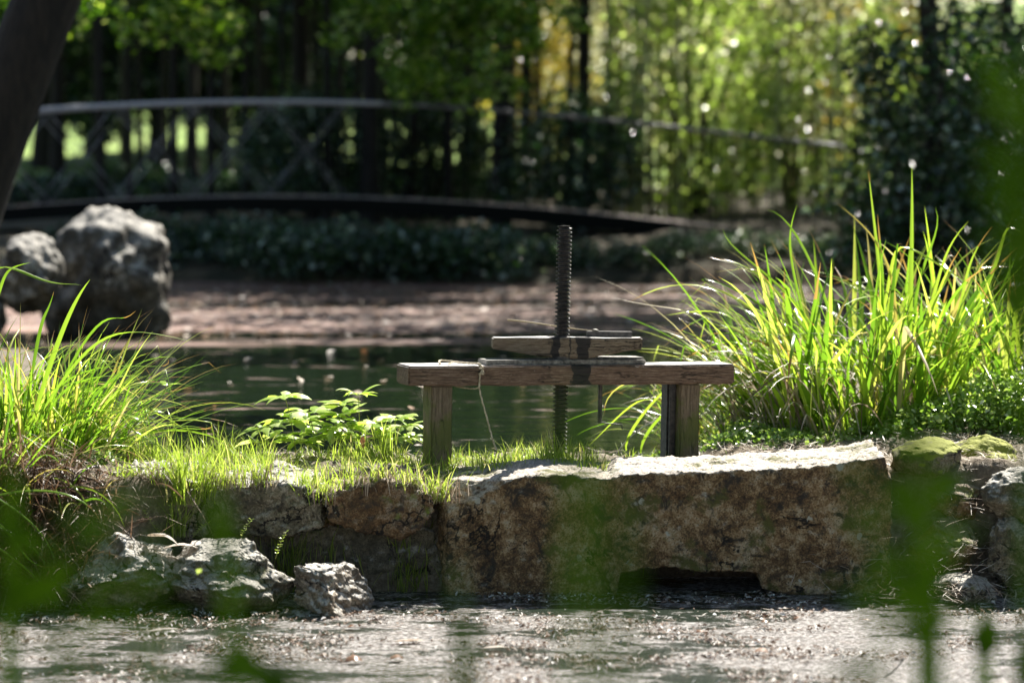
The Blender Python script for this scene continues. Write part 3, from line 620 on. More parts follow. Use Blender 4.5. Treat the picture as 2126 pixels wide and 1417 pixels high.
cl = empty("sedge_clump", (LC[0] - 0.1, LC[1], 0.05)); tag(cl, "bushy bright green sedge clump with brown dead base at the left edge", "sedge clump", "sedge clumps on the banks")
child_sedge(cl, [sedge("leaves", (LC[0] - 0.12, LC[1] + 0.05), 430, (0.3, 0.22), (0.28, 0.60), (0.35, 0.25), (0.2, 1.7), (0.008, 0.016), m_sedge, extra=hl),
                 sedge("outer_leaves", (LC[0] + 0.08, LC[1]), 150, (0.17, 0.2), (0.3, 0.66), (0.7, 0.3), (0.2, 1.3), (0.006, 0.013), m_sedge, 0.0, 0.7)])
tb = MB(); n = 4200
bx = LC[0] - 0.04 + rng.normal(0, 0.17, n); bz = rng.uniform(-0.26, 0.13, n); by = 9.56 - 0.26 * (0.13 - bz) / 0.39 + rng.normal(0, 0.03, n)
blades(tb, np.stack([bx, by, bz], 1), rng.normal(-math.pi / 2, 1.1, n), rng.uniform(0.6, 2.4, n), rng.uniform(0.06, 0.24, n), rng.uniform(0, 1.2, n), rng.uniform(0.003, 0.007, n), 5, 0.3)
tg = MB(); n = 90; bx = LC[0] - 0.08 + rng.normal(0, 0.2, n); bz = rng.uniform(-0.05, 0.12, n)
blades(tg, np.stack([bx, 9.46 + rng.normal(0, 0.03, n), bz], 1), rng.normal(-0.7, 1.0, n), rng.uniform(0.5, 1.5, n), rng.uniform(0.15, 0.4, n), rng.uniform(0.6, 1.9, n), rng.uniform(0.005, 0.011, n), 9, 0.35)
o = tg.build("lower_leaves", m_sedge, cl); o.location = -Vector(cl.location)
o = tb.build("dead_thatch", m_thatch, cl); o.location = -Vector(cl.location)
# drooping sedge blades over the left rocks
mb = MB()
for pts, wd, rn in [(Q((-40, 1010), (20, 1050), (80, 1100), (118, 1180), d=9.2), 0.008, 0.2), (Q((-40, 1070), (20, 1110), (60, 1160), (120, 1175), d=9.2), 0.009, 0.3), (Q((-30, 1120), (30, 1160), (80, 1205), (115, 1262), d=9.2), 0.008, 0.4), (Q((-30, 1035), (60, 1018), (150, 1030), (210, 1085), d=9.25), 0.011, 0.3), (Q((-20, 1090), (10, 1100), (60, 1130), (105, 1190), d=9.2), 0.006, 0.1)]:
    s_ = np.linspace(0, 1, 14); ribbon(mb, curve(pts, 14)[None], np.array([[0.3, 0.8, 0.5]]), (wd / 2 * (1 - s_ ** 3) + 0.0004)[None], 0.35, rn)
o = recentre(mb.build("hanging_sedge", m_sedge)); tag(o, "a few arching sedge leaves hanging over the left limestone rock", "sedge")

# ------------------------------------------------------------ short grass and tufts on the dam
def on_ground(x, y): return np.stack([x, y, height(x, y)], 1)
mb = MB(); n = 12000
x = rng.uniform(-1.35, 0.75, n); y = rng.uniform(9.72, 10.40, n)
dens = np.array([noise.fractal(Vector((a * 4, b * 5, 1.3)), 0.6, 2, 4) for a, b in zip(x, y)])
keep = dens > rng.uniform(-0.15, 0.35, n) + 0.3 * smooth(x, 0.1, 0.75); x, y = x[keep], y[keep]; n = len(x)
blades(mb, on_ground(x, y) - [0, 0, 0.008], rng.uniform(0, 6.28, n), rng.uniform(0, 0.7, n), rng.uniform(0.02, 0.10, n) * (0.6 + 0.4 * rng.random(n)), rng.uniform(0, 1.8, n), rng.uniform(0.0018, 0.0042, n), 6, 0.3, kink=0.15)
o = mb.build("grass", m_grass); o["kind"] = "stuff"; o["label"] = "short bright green grass growing thinly along the dam top"; o["category"] = "grass"
def tuft(px, py, n, spread, Lr, label, d=None, wid=(0.002, 0.005), bend=(0.1, 1.4), azc=None, mat=None, dz=0.0, group="grass tufts on the dam"):
    c = PZ(px, py, 0.06) if d is None else P(px, py, d)
    Lr = (Lr[0] * 1.15, Lr[1] * 1.4)
    bx = c[0] + rng.normal(0, spread, n); by = c[1] + rng.normal(0, spread * 0.8, n)
    bz = (height(bx, by) if d is None else np.full(n, c[2])) - 0.006
    mb = MB(); az = rng.uniform(0, 6.28, n) if azc is None else rng.normal(azc, 0.9, n)
    blades(mb, np.stack([bx, by, bz], 1), az, np.abs(rng.normal(0.2, 0.22, n)), rng.uniform(*Lr, n), rng.uniform(*bend, n), rng.uniform(*wid, n), 7, 0.3)
    o = recentre(mb.build("grass_tuft", mat or m_grass)); return tag(o, label, "grass tuft", group)
tuft(600, 985, 170, 0.035, (0.08, 0.20), "tall grass tuft in front of the leafy seedlings")
tuft(640, 1045, 260, 0.035, (0.04, 0.12), "long grass tuft spilling down the dam face left of the orange-brown stone", d=9.66, azc=-1.57)
tuft(455, 960, 90, 0.03, (0.06, 0.14), "spiky grass tuft on the dam right of the left sedge clump")
tuft(385, 1040, 150, 0.035, (0.08, 0.20), "broad-bladed grass tuft hanging over the pale dam stone", d=9.6, wid=(0.003, 0.008))
tuft(372, 1110, 60, 0.02, (0.04, 0.12), "weedy grass tuft growing between the dam and the left limestone rocks", d=9.55)
tuft(848, 985, 130, 0.03, (0.05, 0.12), "grass tuft in front of the left post foot")
tuft(920, 965, 90, 0.03, (0.04, 0.09), "low grass tuft right of the left post foot")
tuft(800, 960, 80, 0.04, (0.06, 0.15), "thin grass tuft behind the left post")
tuft(1068, 955, 40, 0.015, (0.05, 0.10), "small spiky grass tuft between the loose twine end and the screw")
tuft(1145, 965, 110, 0.04, (0.04, 0.11), "grass tuft at the foot of the screw")
tuft(1010, 970, 110, 0.05, (0.03, 0.08), "low grass tuft under the loose twine end")
tuft(1330, 950, 70, 0.04, (0.03, 0.07), "low grass tuft under the beam left of the right post")
tuft(730, 960, 90, 0.05, (0.04, 0.10), "grass tuft under the leafy seedlings")
tuft(885, 1040, 70, 0.02, (0.03, 0.08), "grass tuft growing in the gap left of the big slab", d=9.63)
tuft(300, 960, 160, 0.06, (0.05, 0.12), "soft grass tuft at the foot of the left sedge clump")
tuft(1720, 880, 160, 0.09, (0.04, 0.10), "grass tuft at the foot of the tall right sedge clump")
tuft(2000, 880, 120, 0.08, (0.04, 0.12), "grass tuft in the ground ivy above the mossy rocks")
tuft(690, 985, 120, 0.05, (0.05, 0.13), "loose grass tuft between the hanging tuft and the seedlings")
tuft(520, 975, 110, 0.05, (0.05, 0.14), "loose grass tuft above the mossy dam stone")
tuft(970, 985, 90, 0.05, (0.03, 0.09), "thin grass tuft at the left corner of the slab")
tuft(1230, 965, 80, 0.06, (0.03, 0.08), "thin low grass tuft under the middle of the beam")
tuft(870, 1000, 150, 0.05, (0.05, 0.12), "pale dry grass tuft in front of the left post", mat=m_litter)
tuft(700, 1000, 120, 0.06, (0.04, 0.10), "dry grass tuft behind the orange-brown stone", mat=m_litter)
EDGE = [(470, 1010, "left end of the mossy dam stone"), (540, 1006, "middle of the mossy dam stone"), (675, 1040, "joint left of the orange-brown stone"), (735, 1018, "left part of the orange-brown stone"), (790, 1006, "top of the orange-brown stone"), (850, 1015, "right part of the orange-brown stone"), (905, 1035, "corner where the slab begins"), (430, 1030, "joint right of the pale dam stone"), (330, 1000, "top of the pale dam stone"), (270, 1010, "left end of the pale dam stone")]
for px, py, wh in EDGE:
    tuft(px, py, 75, 0.03, (0.03, 0.11), f"small grass tuft drooping over the {wh}", d=9.62, azc=-1.57, bend=(0.6, 2.2))
    tuft(px + 14, py + 4, 60, 0.03, (0.03, 0.10), f"dry straw tuft drooping over the {wh}", d=9.61, azc=-1.57, bend=(0.6, 2.4), mat=m_litter, group="dry straw tufts on the dam")
# litter
mb = MB(); n = 11000
x = rng.uniform(-1.5, 1.9, n); y = rng.uniform(9.6, 10.6, n); x[:5200] = rng.uniform(0.55, 2.0, 5200); y[:5200] = rng.uniform(9.75, 11.2, 5200)
z = height(x, y); k_ = z > -0.05; x, y, z = x[k_], y[k_], z[k_]; n = len(x)
blades(mb, np.stack([x, y, z + rng.uniform(0.002, 0.02, n)], 1), rng.uniform(0, 6.28, n), rng.uniform(1.2, 1.75, n), rng.uniform(0.015, 0.07, n), rng.uniform(-0.3, 0.5, n), rng.uniform(0.0012, 0.0035, n), 4, 0.2, three=False)
n = 1300; x = rng.normal(1.45, 0.22, n); y = rng.uniform(9.35, 9.9, n); z = -0.33 + rng.uniform(0, 0.36, n) * smooth(y, 9.3, 9.8) + 0.02
blades(mb, np.stack([x, y, z], 1), rng.uniform(0, 6.28, n), rng.uniform(1.0, 1.9, n), rng.uniform(0.03, 0.10, n), rng.uniform(-0.3, 0.5, n), rng.uniform(0.0014, 0.004, n), 4, 0.2, three=False)
o = mb.build("litter", m_litter); o["kind"] = "stuff"; o["label"] = "dry straw and twig litter strewn over the dam top"; o["category"] = "litter"

# ------------------------------------------------------------ leafy seedlings
OVATE = lambda s_: np.sin(np.pi * np.clip(s_, 0, 1) ** 0.8) * 1.0 + 0.03
def leafset(mb, c, azs, el, L, W, droop=0.6, jag=0.12):
    n = len(azs); k = 9; s_ = np.linspace(0, 1, k)
    th = (math.pi / 2 - el)[:, None] + droop * s_[None] ** 1.5
    d = np.stack([np.sin(th) * np.cos(azs)[:, None], np.sin(th) * np.sin(azs)[:, None], np.cos(th)], 2) * (L / (k - 1))[:, None, None]
    C = c + np.concatenate([np.zeros((n, 1, 3)), np.cumsum(d[:, :-1], 1)], 1)
    side = np.stack([-np.sin(azs), np.cos(azs), rng.normal(0, 0.25, n)], 1)
    Wd = W[:, None] / 2 * OVATE(s_)[None] * (1 + jag * rng.normal(size=(n, k)))
    ribbon(mb, C, side, Wd, 0.25, rng.random(n))
def seedling(px, py, top_px, top_py, label, whorls, L=0.05, W=0.02, d=None):
    L *= 1.75; W *= 1.5
    b = PZ(px, py, 0.06); t = P(top_px, top_py, b[1] + rng.uniform(-0.05, 0.05)); root = empty("seedling", b); tag(root, label, "plant", "leafy seedlings on the dam")
    mid = (b + t) / 2 + np.array([0.006, 0.004, 0.0]); path = curve([b - b, mid - b, t - b], 14)
    mb = MB(); tube(mb, path, np.linspace(0.0022, 0.0012, 14), 6); mb.build("stem", m_stem, root)
    for w_ in whorls:
        ml = MB(); p = path[int(w_ * 13)]
        for a in np.linspace(0, 2 * np.pi, 4, endpoint=False) + rng.uniform(0, 6):
            el = rng.uniform(0.0, 0.55); pl = rng.uniform(0.02, 0.045) * (1.3 - w_ * 0.6)
            q = p + pl * np.array([math.cos(a) * math.cos(el), math.sin(a) * math.cos(el), math.sin(el)])
            tube(ml, [p, q], 0.0009, 4, 0.4)
            leafset(ml, q, a + np.array([-0.75, 0, 0.75]), np.array([el * 0.5, el * 0.6, el * 0.5]) + rng.normal(0, 0.15, 3), L * np.array([0.8, 1.15, 0.8]) * rng.uniform(0.55, 1.25), W * np.array([0.9, 1.15, 0.9]), rng.uniform(0.3, 1.0))
        ml.build("leaf_whorl", m_broad, root)
    return root
seedling(615, 950, 592, 826, "seedling with a top leaf rosette, leftmost of the leafy group", (0.3, 0.62, 1.0))
seedling(655, 950, 640, 850, "broad-leaved seedling standing second in the leafy group", (0.5, 0.95), 0.055, 0.026)
seedling(700, 948, 712, 838, "seedling with horizontal leaves in the middle of the leafy group", (0.45, 0.8, 1.0), 0.05, 0.018)
seedling(742, 948, 743, 820, "tallest thin-stemmed seedling with forked leaf stalks in the leafy group", (0.55, 1.0), 0.036, 0.012)
seedling(800, 952, 822, 866, "drooping seedling nearest the left post", (0.5, 0.95), 0.05, 0.02)
seedling(560, 955, 545, 890, "low seedling at the left foot of the leafy group", (0.6, 1.0), 0.05, 0.018)
seedling(770, 952, 772, 880, "short pale seedling behind the drooping one", (0.7, 1.0), 0.05, 0.022)
seedling(585, 948, 640, 885, "leaning seedling between the leftmost and the low one", (0.6, 1.0), 0.045, 0.018)
seedling(720, 950, 690, 870, "low bushy seedling in front of the middle one", (0.5, 0.8, 1.0), 0.05, 0.02)
seedling(830, 955, 845, 885, "small seedling touching the left post's grass", (0.7, 1.0), 0.04, 0.016)
# bramble sprig
b = P(265, 905, 9.9); root = empty("bramble_sprig", b); tag(root, "young bramble sprig leaning out right of the left sedge clump", "plant")
path = curve([(0, 0, 0), P(290, 870, 9.9) - b, P(320, 845, 9.88) - b, P(346, 800, 9.86) - b], 16)
mb = MB(); tube(mb, path, np.linspace(0.0028, 0.0014, 16), 6); mb.build("stem", m_stem, root)
ml = MB()
for t_, a in ((15, 0.3), (15, 2.2), (14, -0.4), (12, 2.5), (9, 0.2), (8, -1.3), (5, 2.9), (4, 0.6), (2, -0.7)):
    leafset(ml, path[t_], np.array([a, a + 0.5]), np.array([rng.uniform(-0.2, 0.6), 0.2]), np.array([0.05, 0.03]) * rng.uniform(0.7, 1.1), np.array([0.02, 0.014]), 0.4)
ml.build("leaves", m_broad, root)
# little weeds between the rocks
def weed(px, py, tx, ty, d, label, group="small weeds among the rocks"):
    b = P(px, py, d); root = empty("weed_sprig", b); tag(root, label, "weed", group)
    path = curve([(0, 0, 0), P((px + tx) / 2 - 3, (py + ty) / 2, d) - b, P(tx, ty, d) - b], 10)
    mb = MB(); tube(mb, path, np.linspace(0.0012, 0.0007, 10), 5); mb.build("stem", m_stem, root)
    ml = MB()
    for i in range(2, 10):
        for a in (rng.uniform(-0.8, 0.8), math.pi + rng.uniform(-0.8, 0.8)):
            leafset(ml, path[i], np.array([a]), np.array([rng.uniform(0, 0.8)]), np.array([rng.uniform(0.008, 0.016)]), np.array([0.005]), 0.3)
    ml.build("leaves", m_broad, root)
weed(500, 1120, 522, 1078, 9.4, "tiny upright weed on top of the middle limestone rock")
weed(572, 1160, 594, 1105, 9.35, "tiny upright weed between the middle and right limestone rocks")
weed(340, 1115, 300, 1060, 9.5, "feathery weed above the left limestone rock")
weed(400, 1115, 432, 1085, 9.5, "small weed between the left and middle limestone rocks")
weed(365, 1110, 355, 1050, 9.5, "leafy weed under the broad-bladed grass tuft")
weed(270, 1090, 255, 1035, 9.52, "trailing weed left of the pale dam stone")

# ground ivy
def cards(mb, c, L, W, nrm_up=0.5, rnd=None, curl=0.25):
    """small rhombic leaves with a fold along the midrib"""
    n = len(c); nn = rng.normal(size=(n, 3)); nn[:, 2] = np.abs(nn[:, 2]) + nrm_up; nn /= np.linalg.norm(nn, axis=1, keepdims=True)
    t = rng.normal(size=(n, 3)); t -= nn * np.sum(t * nn, 1, keepdims=True); t /= np.linalg.norm(t, axis=1, keepdims=True)
    b = np.cross(nn, t); L = np.broadcast_to(L, (n,))[:, None]; W = np.broadcast_to(W, (n,))[:, None]
    V = np.stack([c - t * L / 2, c + b * W / 2 + nn * W * curl - t * L * 0.08, c + t * L / 2, c - b * W / 2 + nn * W * curl - t * L * 0.08], 1)
    i = np.arange(n) * 4; r = rng.random(n) if rnd is None else rnd
    mb.add(V.reshape(-1, 3), np.concatenate([np.stack([i, i + 1, i + 2], 1), np.stack([i, i + 2, i + 3], 1)]), np.repeat(r, 4))
def ground_ivy(pts, n, label, cat="ground cover"):
    mb = MB(); c = []
    for u, v, sx, sy, hh in pts:
        p = PZ(u, v, 0.1); m = int(n * sx * sy / sum(q[2] * q[3] for q in pts))
        x = p[0] + rng.normal(0, sx, m); y = p[1] + rng.normal(0, sy, m); c.append(np.stack([x, y, np.maximum(height(x, y), 0) + hh * rng.random(m) ** 0.7 * np.exp(-((x - p[0]) / sx / 1.6) ** 2)], 1))
    c = np.concatenate(c); cards(mb, c, rng.uniform(0.014, 0.032, len(c)), rng.uniform(0.012, 0.026, len(c)), 0.9)
    o = mb.build("ground_cover", m_ivy); tag(o, label, cat, kind="stuff"); return o
ground_ivy([(1550, 893, 0.12, 0.14, 0.06), (1640, 893, 0.1, 0.12, 0.05), (1500, 900, 0.05, 0.1, 0.05)], 1500, "glossy ivy leaves on the bank just right of the right post")
ground_ivy([(1960, 890, 0.14, 0.10, 0.12), (2070, 892, 0.14, 0.10, 0.22), (1880, 885, 0.1, 0.12, 0.08), (2140, 892, 0.12, 0.12, 0.28), (1780, 885, 0.1, 0.06, 0.04), (2020, 870, 0.2, 0.1, 0.05)], 8500, "dense small-leaved ground ivy covering the right bank")
ground_ivy([(240, 930, 0.06, 0.06, 0.09), (205, 945, 0.05, 0.05, 0.06)], 700, "small leaves of ground ivy at the right foot of the left sedge clump")
ground_ivy([(350, 1118, 0.08, 0.04, 0.03)], 1, "tiny creeping weeds between dam and rocks")

# curled dead leaves on the rocks and on the stream
m_dead = leaf_mat("dead_leaf", [(0.0, (0.16, 0.07, 0.03)), (0.5, (0.36, 0.26, 0.18)), (1.0, (0.62, 0.56, 0.5))], (1, 0.85, 0.7), 0.5, 0.25)
def dead_leaf(px, py, z, L, W, az, el, rn, label, d=None, droop=0.8, group="fallen leaves"):
    c = PZ(px, py, z) if d is None else P(px, py, d)
    mb = MB(); leafset(mb, np.zeros(3), np.array([az]), np.array([el]), np.array([L]), np.array([W]), droop, 0.16); mb.r = [np.full(len(mb.v[0]), rn)]
    tube(mb, [(0, 0, 0), (-0.25 * L * math.cos(az), -0.25 * L * math.sin(az), 0.004), (-0.4 * L * math.cos(az), -0.4 * L * math.sin(az), -0.006)], 0.0009, 5, rn)
    o = mb.build("fallen_leaf", m_dead); o.location = c; return tag(o, label, "leaf", group)
dead_leaf(305, 1112, 0, 0.13, 0.05, -0.5, 0.2, 1.0, "large curled pale dead leaf propped between the left and middle rocks", 9.36, 1.1)
dead_leaf(335, 1140, 0, 0.12, 0.05, 0.1, 0.3, 0.95, "pale dead leaf lying in front of the large curled one", 9.34, 0.8)
dead_leaf(395, 1130, 0, 0.09, 0.04, 0.8, 0.1, 0.9, "small pale dead leaf against the middle rock", 9.36, 0.6)
dead_leaf(752, 905, 0, 0.05, 0.02, 1.5, -1.1, 0.1, "dark withered leaf hanging among the seedlings", 10.0, 0.3)
WZ = -0.322
dead_leaf(715, 1372, WZ, 0.06, 0.035, 0.2, 0.5, 0.1, "dark brown curled leaf floating near the bottom left of centre", droop=1.6)
dead_leaf(810, 1368, WZ, 0.05, 0.03, 0.6, 0.5, 0.15, "dark curled leaf floating right of the larger brown one", droop=1.7)
dead_leaf(720, 1302, WZ, 0.03, 0.02, 0.4, 0.4, 0.0, "small russet leaf floating beside the rubble ledge", droop=1.2)
dead_leaf(1445, 1312, WZ, 0.032, 0.024, 0.4, 0.4, 0.02, "russet leaf floating in front of the drain opening", droop=1.2)
dead_leaf(1565, 1352, WZ, 0.05, 0.03, -0.4, 0.5, 0.12, "curled brown leaf floating right of the russet one", droop=1.6)
dead_leaf(1650, 1285, WZ, 0.022, 0.018, 0.8, 0.6, 0.02, "small upright russet leaf by the shadow line right of centre", droop=0.8)
dead_leaf(1580, 1290, WZ, 0.03, 0.015, 0.1, 0.3, 0.1, "small dark leaf left of the upright russet one", droop=1.4)
dead_leaf(1790, 1286, WZ, 0.03, 0.014, 0.1, 0.2, 0.2, "thin orange-brown leaf floating below the slab's right end", droop=0.9)
dead_leaf(820, 1330, WZ, 0.09, 0.03, 0.0, 0.1, 1.0, "long pale leaf lying flat on the stream left of centre", droop=0.2)
dead_leaf(1000, 1345, WZ, 0.08, 0.035, 0.1, 0.1, 0.98, "broad whitish leaf lying flat near the bottom centre", droop=0.2)
dead_leaf(300, 1310, WZ, 0.12, 0.03, 0.3, 0.1, 0.92, "long pale leaf floating at the bottom left", droop=0.3)
mb = MB(); n = 26000
x = rng.uniform(-2.0, 2.0, n); y = rng.uniform(7.9, 9.62, n) ; dn = np.array([noise.fractal(Vector((a * 2.2, b * 3.5, 3.8)), 0.6, 2, 4) for a, b in zip(x, y)])
k_ = dn > rng.uniform(-0.05, 0.3, n); x, y = x[k_], y[k_]; n = len(x)
cards(mb, np.stack([x, y, -0.327 + rng.uniform(0, 0.006, n)], 1), rng.uniform(0.005, 0.026, n), rng.uniform(0.003, 0.014, n), 1.6, curl=0.3)
m_float = leaf_mat("floating_debris", [(0.0, (0.10, 0.06, 0.04)), (0.35, (0.18, 0.12, 0.085)), (0.7, (0.38, 0.34, 0.30)), (1.0, (0.74, 0.72, 0.70))], (1, 0.9, 0.85), 0.7, 0.15, spec=0.2)
n2 = 2600; x = rng.uniform(-2, 2, n2); y = rng.uniform(7.9, 9.6, n2)
blades(mb, np.stack([x, y, np.full(n2, -0.324)], 1), rng.uniform(0, 6.28, n2), rng.uniform(1.45, 1.62, n2), rng.uniform(0.015, 0.06, n2), rng.uniform(-0.1, 0.1, n2), rng.uniform(0.0015, 0.004, n2), 3, 0.2, three=False)
o = mb.build("debris", m_float); tag(o, "pale leaf fragments and twigs floating thickly on the stream", "floating debris", kind="stuff")
mb = MB(); n = 9000
x = rng.uniform(-6, 6, n); y = rng.uniform(11, 24.4, n); k_ = (y > 17.5) | (rng.random(n) < 0.06); x, y = x[k_], y[k_]
cards(mb, np.stack([x, y, np.full(len(x), 0.006)], 1), rng.uniform(0.03, 0.08, len(x)), rng.uniform(0.02, 0.05, len(x)), 6.0, curl=0.1)
o = mb.build("floating_leaves", m_dead); tag(o, "brown fallen leaves drifting on the pond surface", "floating leaves", kind="stuff")
# twig on the stream at right
mb = MB(); b = PZ(1835, 1405, WZ); tube(mb, curve([(0, 0, 0), P(1852, 1395, b[1]) - b, P(1868, 1378, b[1]) - b, P(1876, 1365, b[1]) - b], 10), 0.002, 5)
o = mb.build("twig", m_iron); o.location = b; tag(o, "thin dark twig sticking out of the stream beside the blurred green stalk", "twig")

# ------------------------------------------------------------ footbridge behind the pond
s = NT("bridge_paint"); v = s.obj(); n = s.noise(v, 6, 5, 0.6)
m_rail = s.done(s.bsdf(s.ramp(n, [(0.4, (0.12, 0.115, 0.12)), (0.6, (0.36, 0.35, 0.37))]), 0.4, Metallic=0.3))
s = NT("sunlit_rail_paint"); m_rail_lit = s.done(s.bsdf((0.58, 0.57, 0.60), 0.35, Metallic=0.2))  # lighter tone paints the sunlight on the left part of the rail
s = NT("bridge_deck"); v = s.obj(); n = s.noise(v, 5, 5, 0.6)
m_deck = s.done(s.bsdf(s.ramp(n, [(0.4, (0.22, 0.17, 0.15)), (0.6, (0.42, 0.34, 0.31))]), 0.7))
s = NT("bridge_girder"); m_gird = s.done(s.bsdf((0.009, 0.010, 0.009), 0.95, Specular_IOR_Level=0.1))
BY = 26.8
deckpx = [(-420, 470), (-200, 448), (0, 430), (230, 416), (460, 408), (700, 408), (950, 420), (1150, 435), (1350, 455), (1600, 482), (1750, 500)]
dz = np.array([P(u, v, BY) for u, v in deckpx]); xs = np.linspace(dz[0, 0], dz[-1, 0], 60)
pf = np.polyfit(dz[:, 0], dz[:, 2], 4); zs = np.polyval(pf, xs)
bridge = empty("footbridge", (0, BY, 0.3)); tag(bridge, "low arched footbridge with lattice metal railing beyond the pond", "footbridge")
def strip_box(name, y0, y1, zt, zb, mat, parent=bridge):
    mb = MB(); V = []
    for x, z in zip(xs, zs): V += [(x, y0, z + zt - 0.3), (x, y1, z + zt - 0.3), (x, y1, z + zb - 0.3), (x, y0, z + zb - 0.3)]
    f = []
    for i in range(len(xs) - 1):
        for j in range(4): f.append((i * 4 + j, i * 4 + (j + 1) % 4, i * 4 + 4 + (j + 1) % 4, i * 4 + 4 + j))
    f += [(0, 3, 2, 1), (len(xs) * 4 - 4, len(xs) * 4 - 3, len(xs) * 4 - 2, len(xs) * 4 - 1)]
    mb.add(V, f); return mb.build(name, mat, parent, smooth=False)
strip_box("deck", -0.08, 0.82, 0.0, -0.05, m_deck)
strip_box("girder", -0.13, -0.083, -0.004, -0.135, m_gird); strip_box("girder", 0.83, 0.88, -0.053, -0.135, m_gird)
for yy in (0.0, 0.74):
    mb = MB(); tube(mb, np.stack([xs, np.full(60, yy), zs + 0.865 - 0.3], 1)[:34], 0.018, 8); rl = mb.build("railing", m_rail_lit, bridge)
    md = MB(); tube(md, np.stack([xs, np.full(60, yy), zs + 0.865 - 0.3], 1)[33:], 0.014, 8); md.build("shaded_railing", m_rail, bridge)  # same rail continued in a darker tone, standing for shade
    cell = 0.70; xx = np.arange(xs[0] + 0.1, xs[-1] - cell, cell)
    mb = MB()
    bars = MB()
    for a in np.arange(-1.95, xs[-1] - 0.2, 0.19):
        z0 = np.polyval(pf, a) - 0.3; tube(bars, [(a, yy, z0 - 0.01), (a, yy, z0 + 0.86)], 0.007, 4)
    bb = bars.build("railing_bars", m_gird, rl); bb["kind"] = "stuff"
    for a in xx[xx < -2.2]:
        z0, z1 = np.polyval(pf, a) - 0.3, np.polyval(pf, a + cell) - 0.3
        tube(mb, [(a, yy - 0.012, z0 + 0.01), (a + cell, yy - 0.012, z1 + 0.84)], 0.0055, 5); tube(mb, [(a, yy + 0.012, z0 + 0.84), (a + cell, yy + 0.012, z1 + 0.01)], 0.0055, 5)
    mb.build("lattice", m_rail, rl)

# ------------------------------------------------------------ trees and bushes
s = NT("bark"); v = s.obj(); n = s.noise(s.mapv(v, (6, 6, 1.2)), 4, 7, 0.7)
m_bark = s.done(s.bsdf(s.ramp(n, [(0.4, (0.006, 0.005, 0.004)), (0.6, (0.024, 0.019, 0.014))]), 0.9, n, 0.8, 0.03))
TR = (1.5, 1.7, 0.35)
m_leafs = {
    'bright': leaf_mat("sunlit_maple_leaf", [(0.0, (0.05, 0.11, 0.01)), (0.6, (0.14, 0.28, 0.02)), (0.8, (0.35, 0.50, 0.08)), (1.0, (0.68, 0.72, 0.5))], (1.4, 1.5, 0.5), 0.3, 0.5, spec=1.0),  # lit copy of the maple leaf, sunlight put into its colour
    'green': leaf_mat("maple_leaf", [(0.0, (0.04, 0.095, 0.01)), (0.7, (0.09, 0.19, 0.018)), (0.87, (0.10, 0.20, 0.02)), (0.89, (0.46, 0.55, 0.25)), (1.0, (0.5, 0.56, 0.3))], TR, 0.32, 0.5, spec=1.0),  # pale last stops paint backlit highlights on some leaves
    'dark': leaf_mat("laurel_leaf", [(0.0, (0.016, 0.04, 0.014)), (0.7, (0.035, 0.08, 0.03)), (0.91, (0.06, 0.13, 0.045)), (0.925, (0.46, 0.54, 0.48)), (1.0, (0.5, 0.56, 0.52))], (1.2, 1.5, 0.6), 0.32, 0.25, spec=1.0),  # pale last stops paint bluish-white glints
    'olive': leaf_mat("olive_leaf", [(0.0, (0.10, 0.105, 0.03)), (0.35, (0.24, 0.235, 0.08)), (0.7, (0.46, 0.43, 0.23)), (0.72, (0.80, 0.77, 0.66)), (1.0, (0.85, 0.83, 0.78))], (1.15, 1.18, 0.95), 0.32, 0.6, spec=1.0),  # pale upper stops: dead leaves and painted white glints
    'lime': leaf_mat("lime_leaf", [(0.0, (0.15, 0.22, 0.04)), (0.6, (0.34, 0.44, 0.14)), (0.85, (0.52, 0.60, 0.30)), (1.0, (0.74, 0.76, 0.62))], (1.5, 1.6, 0.8), 0.32, 0.55, spec=1.0),
    'yellow': leaf_mat("yellowing_leaf", [(0.0, (0.25, 0.27, 0.04)), (0.5, (0.50, 0.44, 0.10)), (1.0, (0.65, 0.5, 0.25))], (1.3, 1.2, 0.6), 0.35, 0.5),
}
def leaf_cloud(mb, centres, rad, n, size, up=0.3, flat=0.7):
    centres = np.asarray(centres); i = rng.integers(0, len(centres), n); r = np.asarray(rad)[i] if np.ndim(rad) else np.full(n, rad)
    d = rng.normal(size=(n, 3)); d /= np.linalg.norm(d, axis=1, keepdims=True); q = rng.random(n) ** 0.45
    c = centres[i] + d * (q * r)[:, None] * np.array([1, 1, flat])
    cards(mb, c, rng.uniform(0.6, 1.2, n) * size, rng.uniform(0.35, 0.75, n) * size, up, curl=0.55)
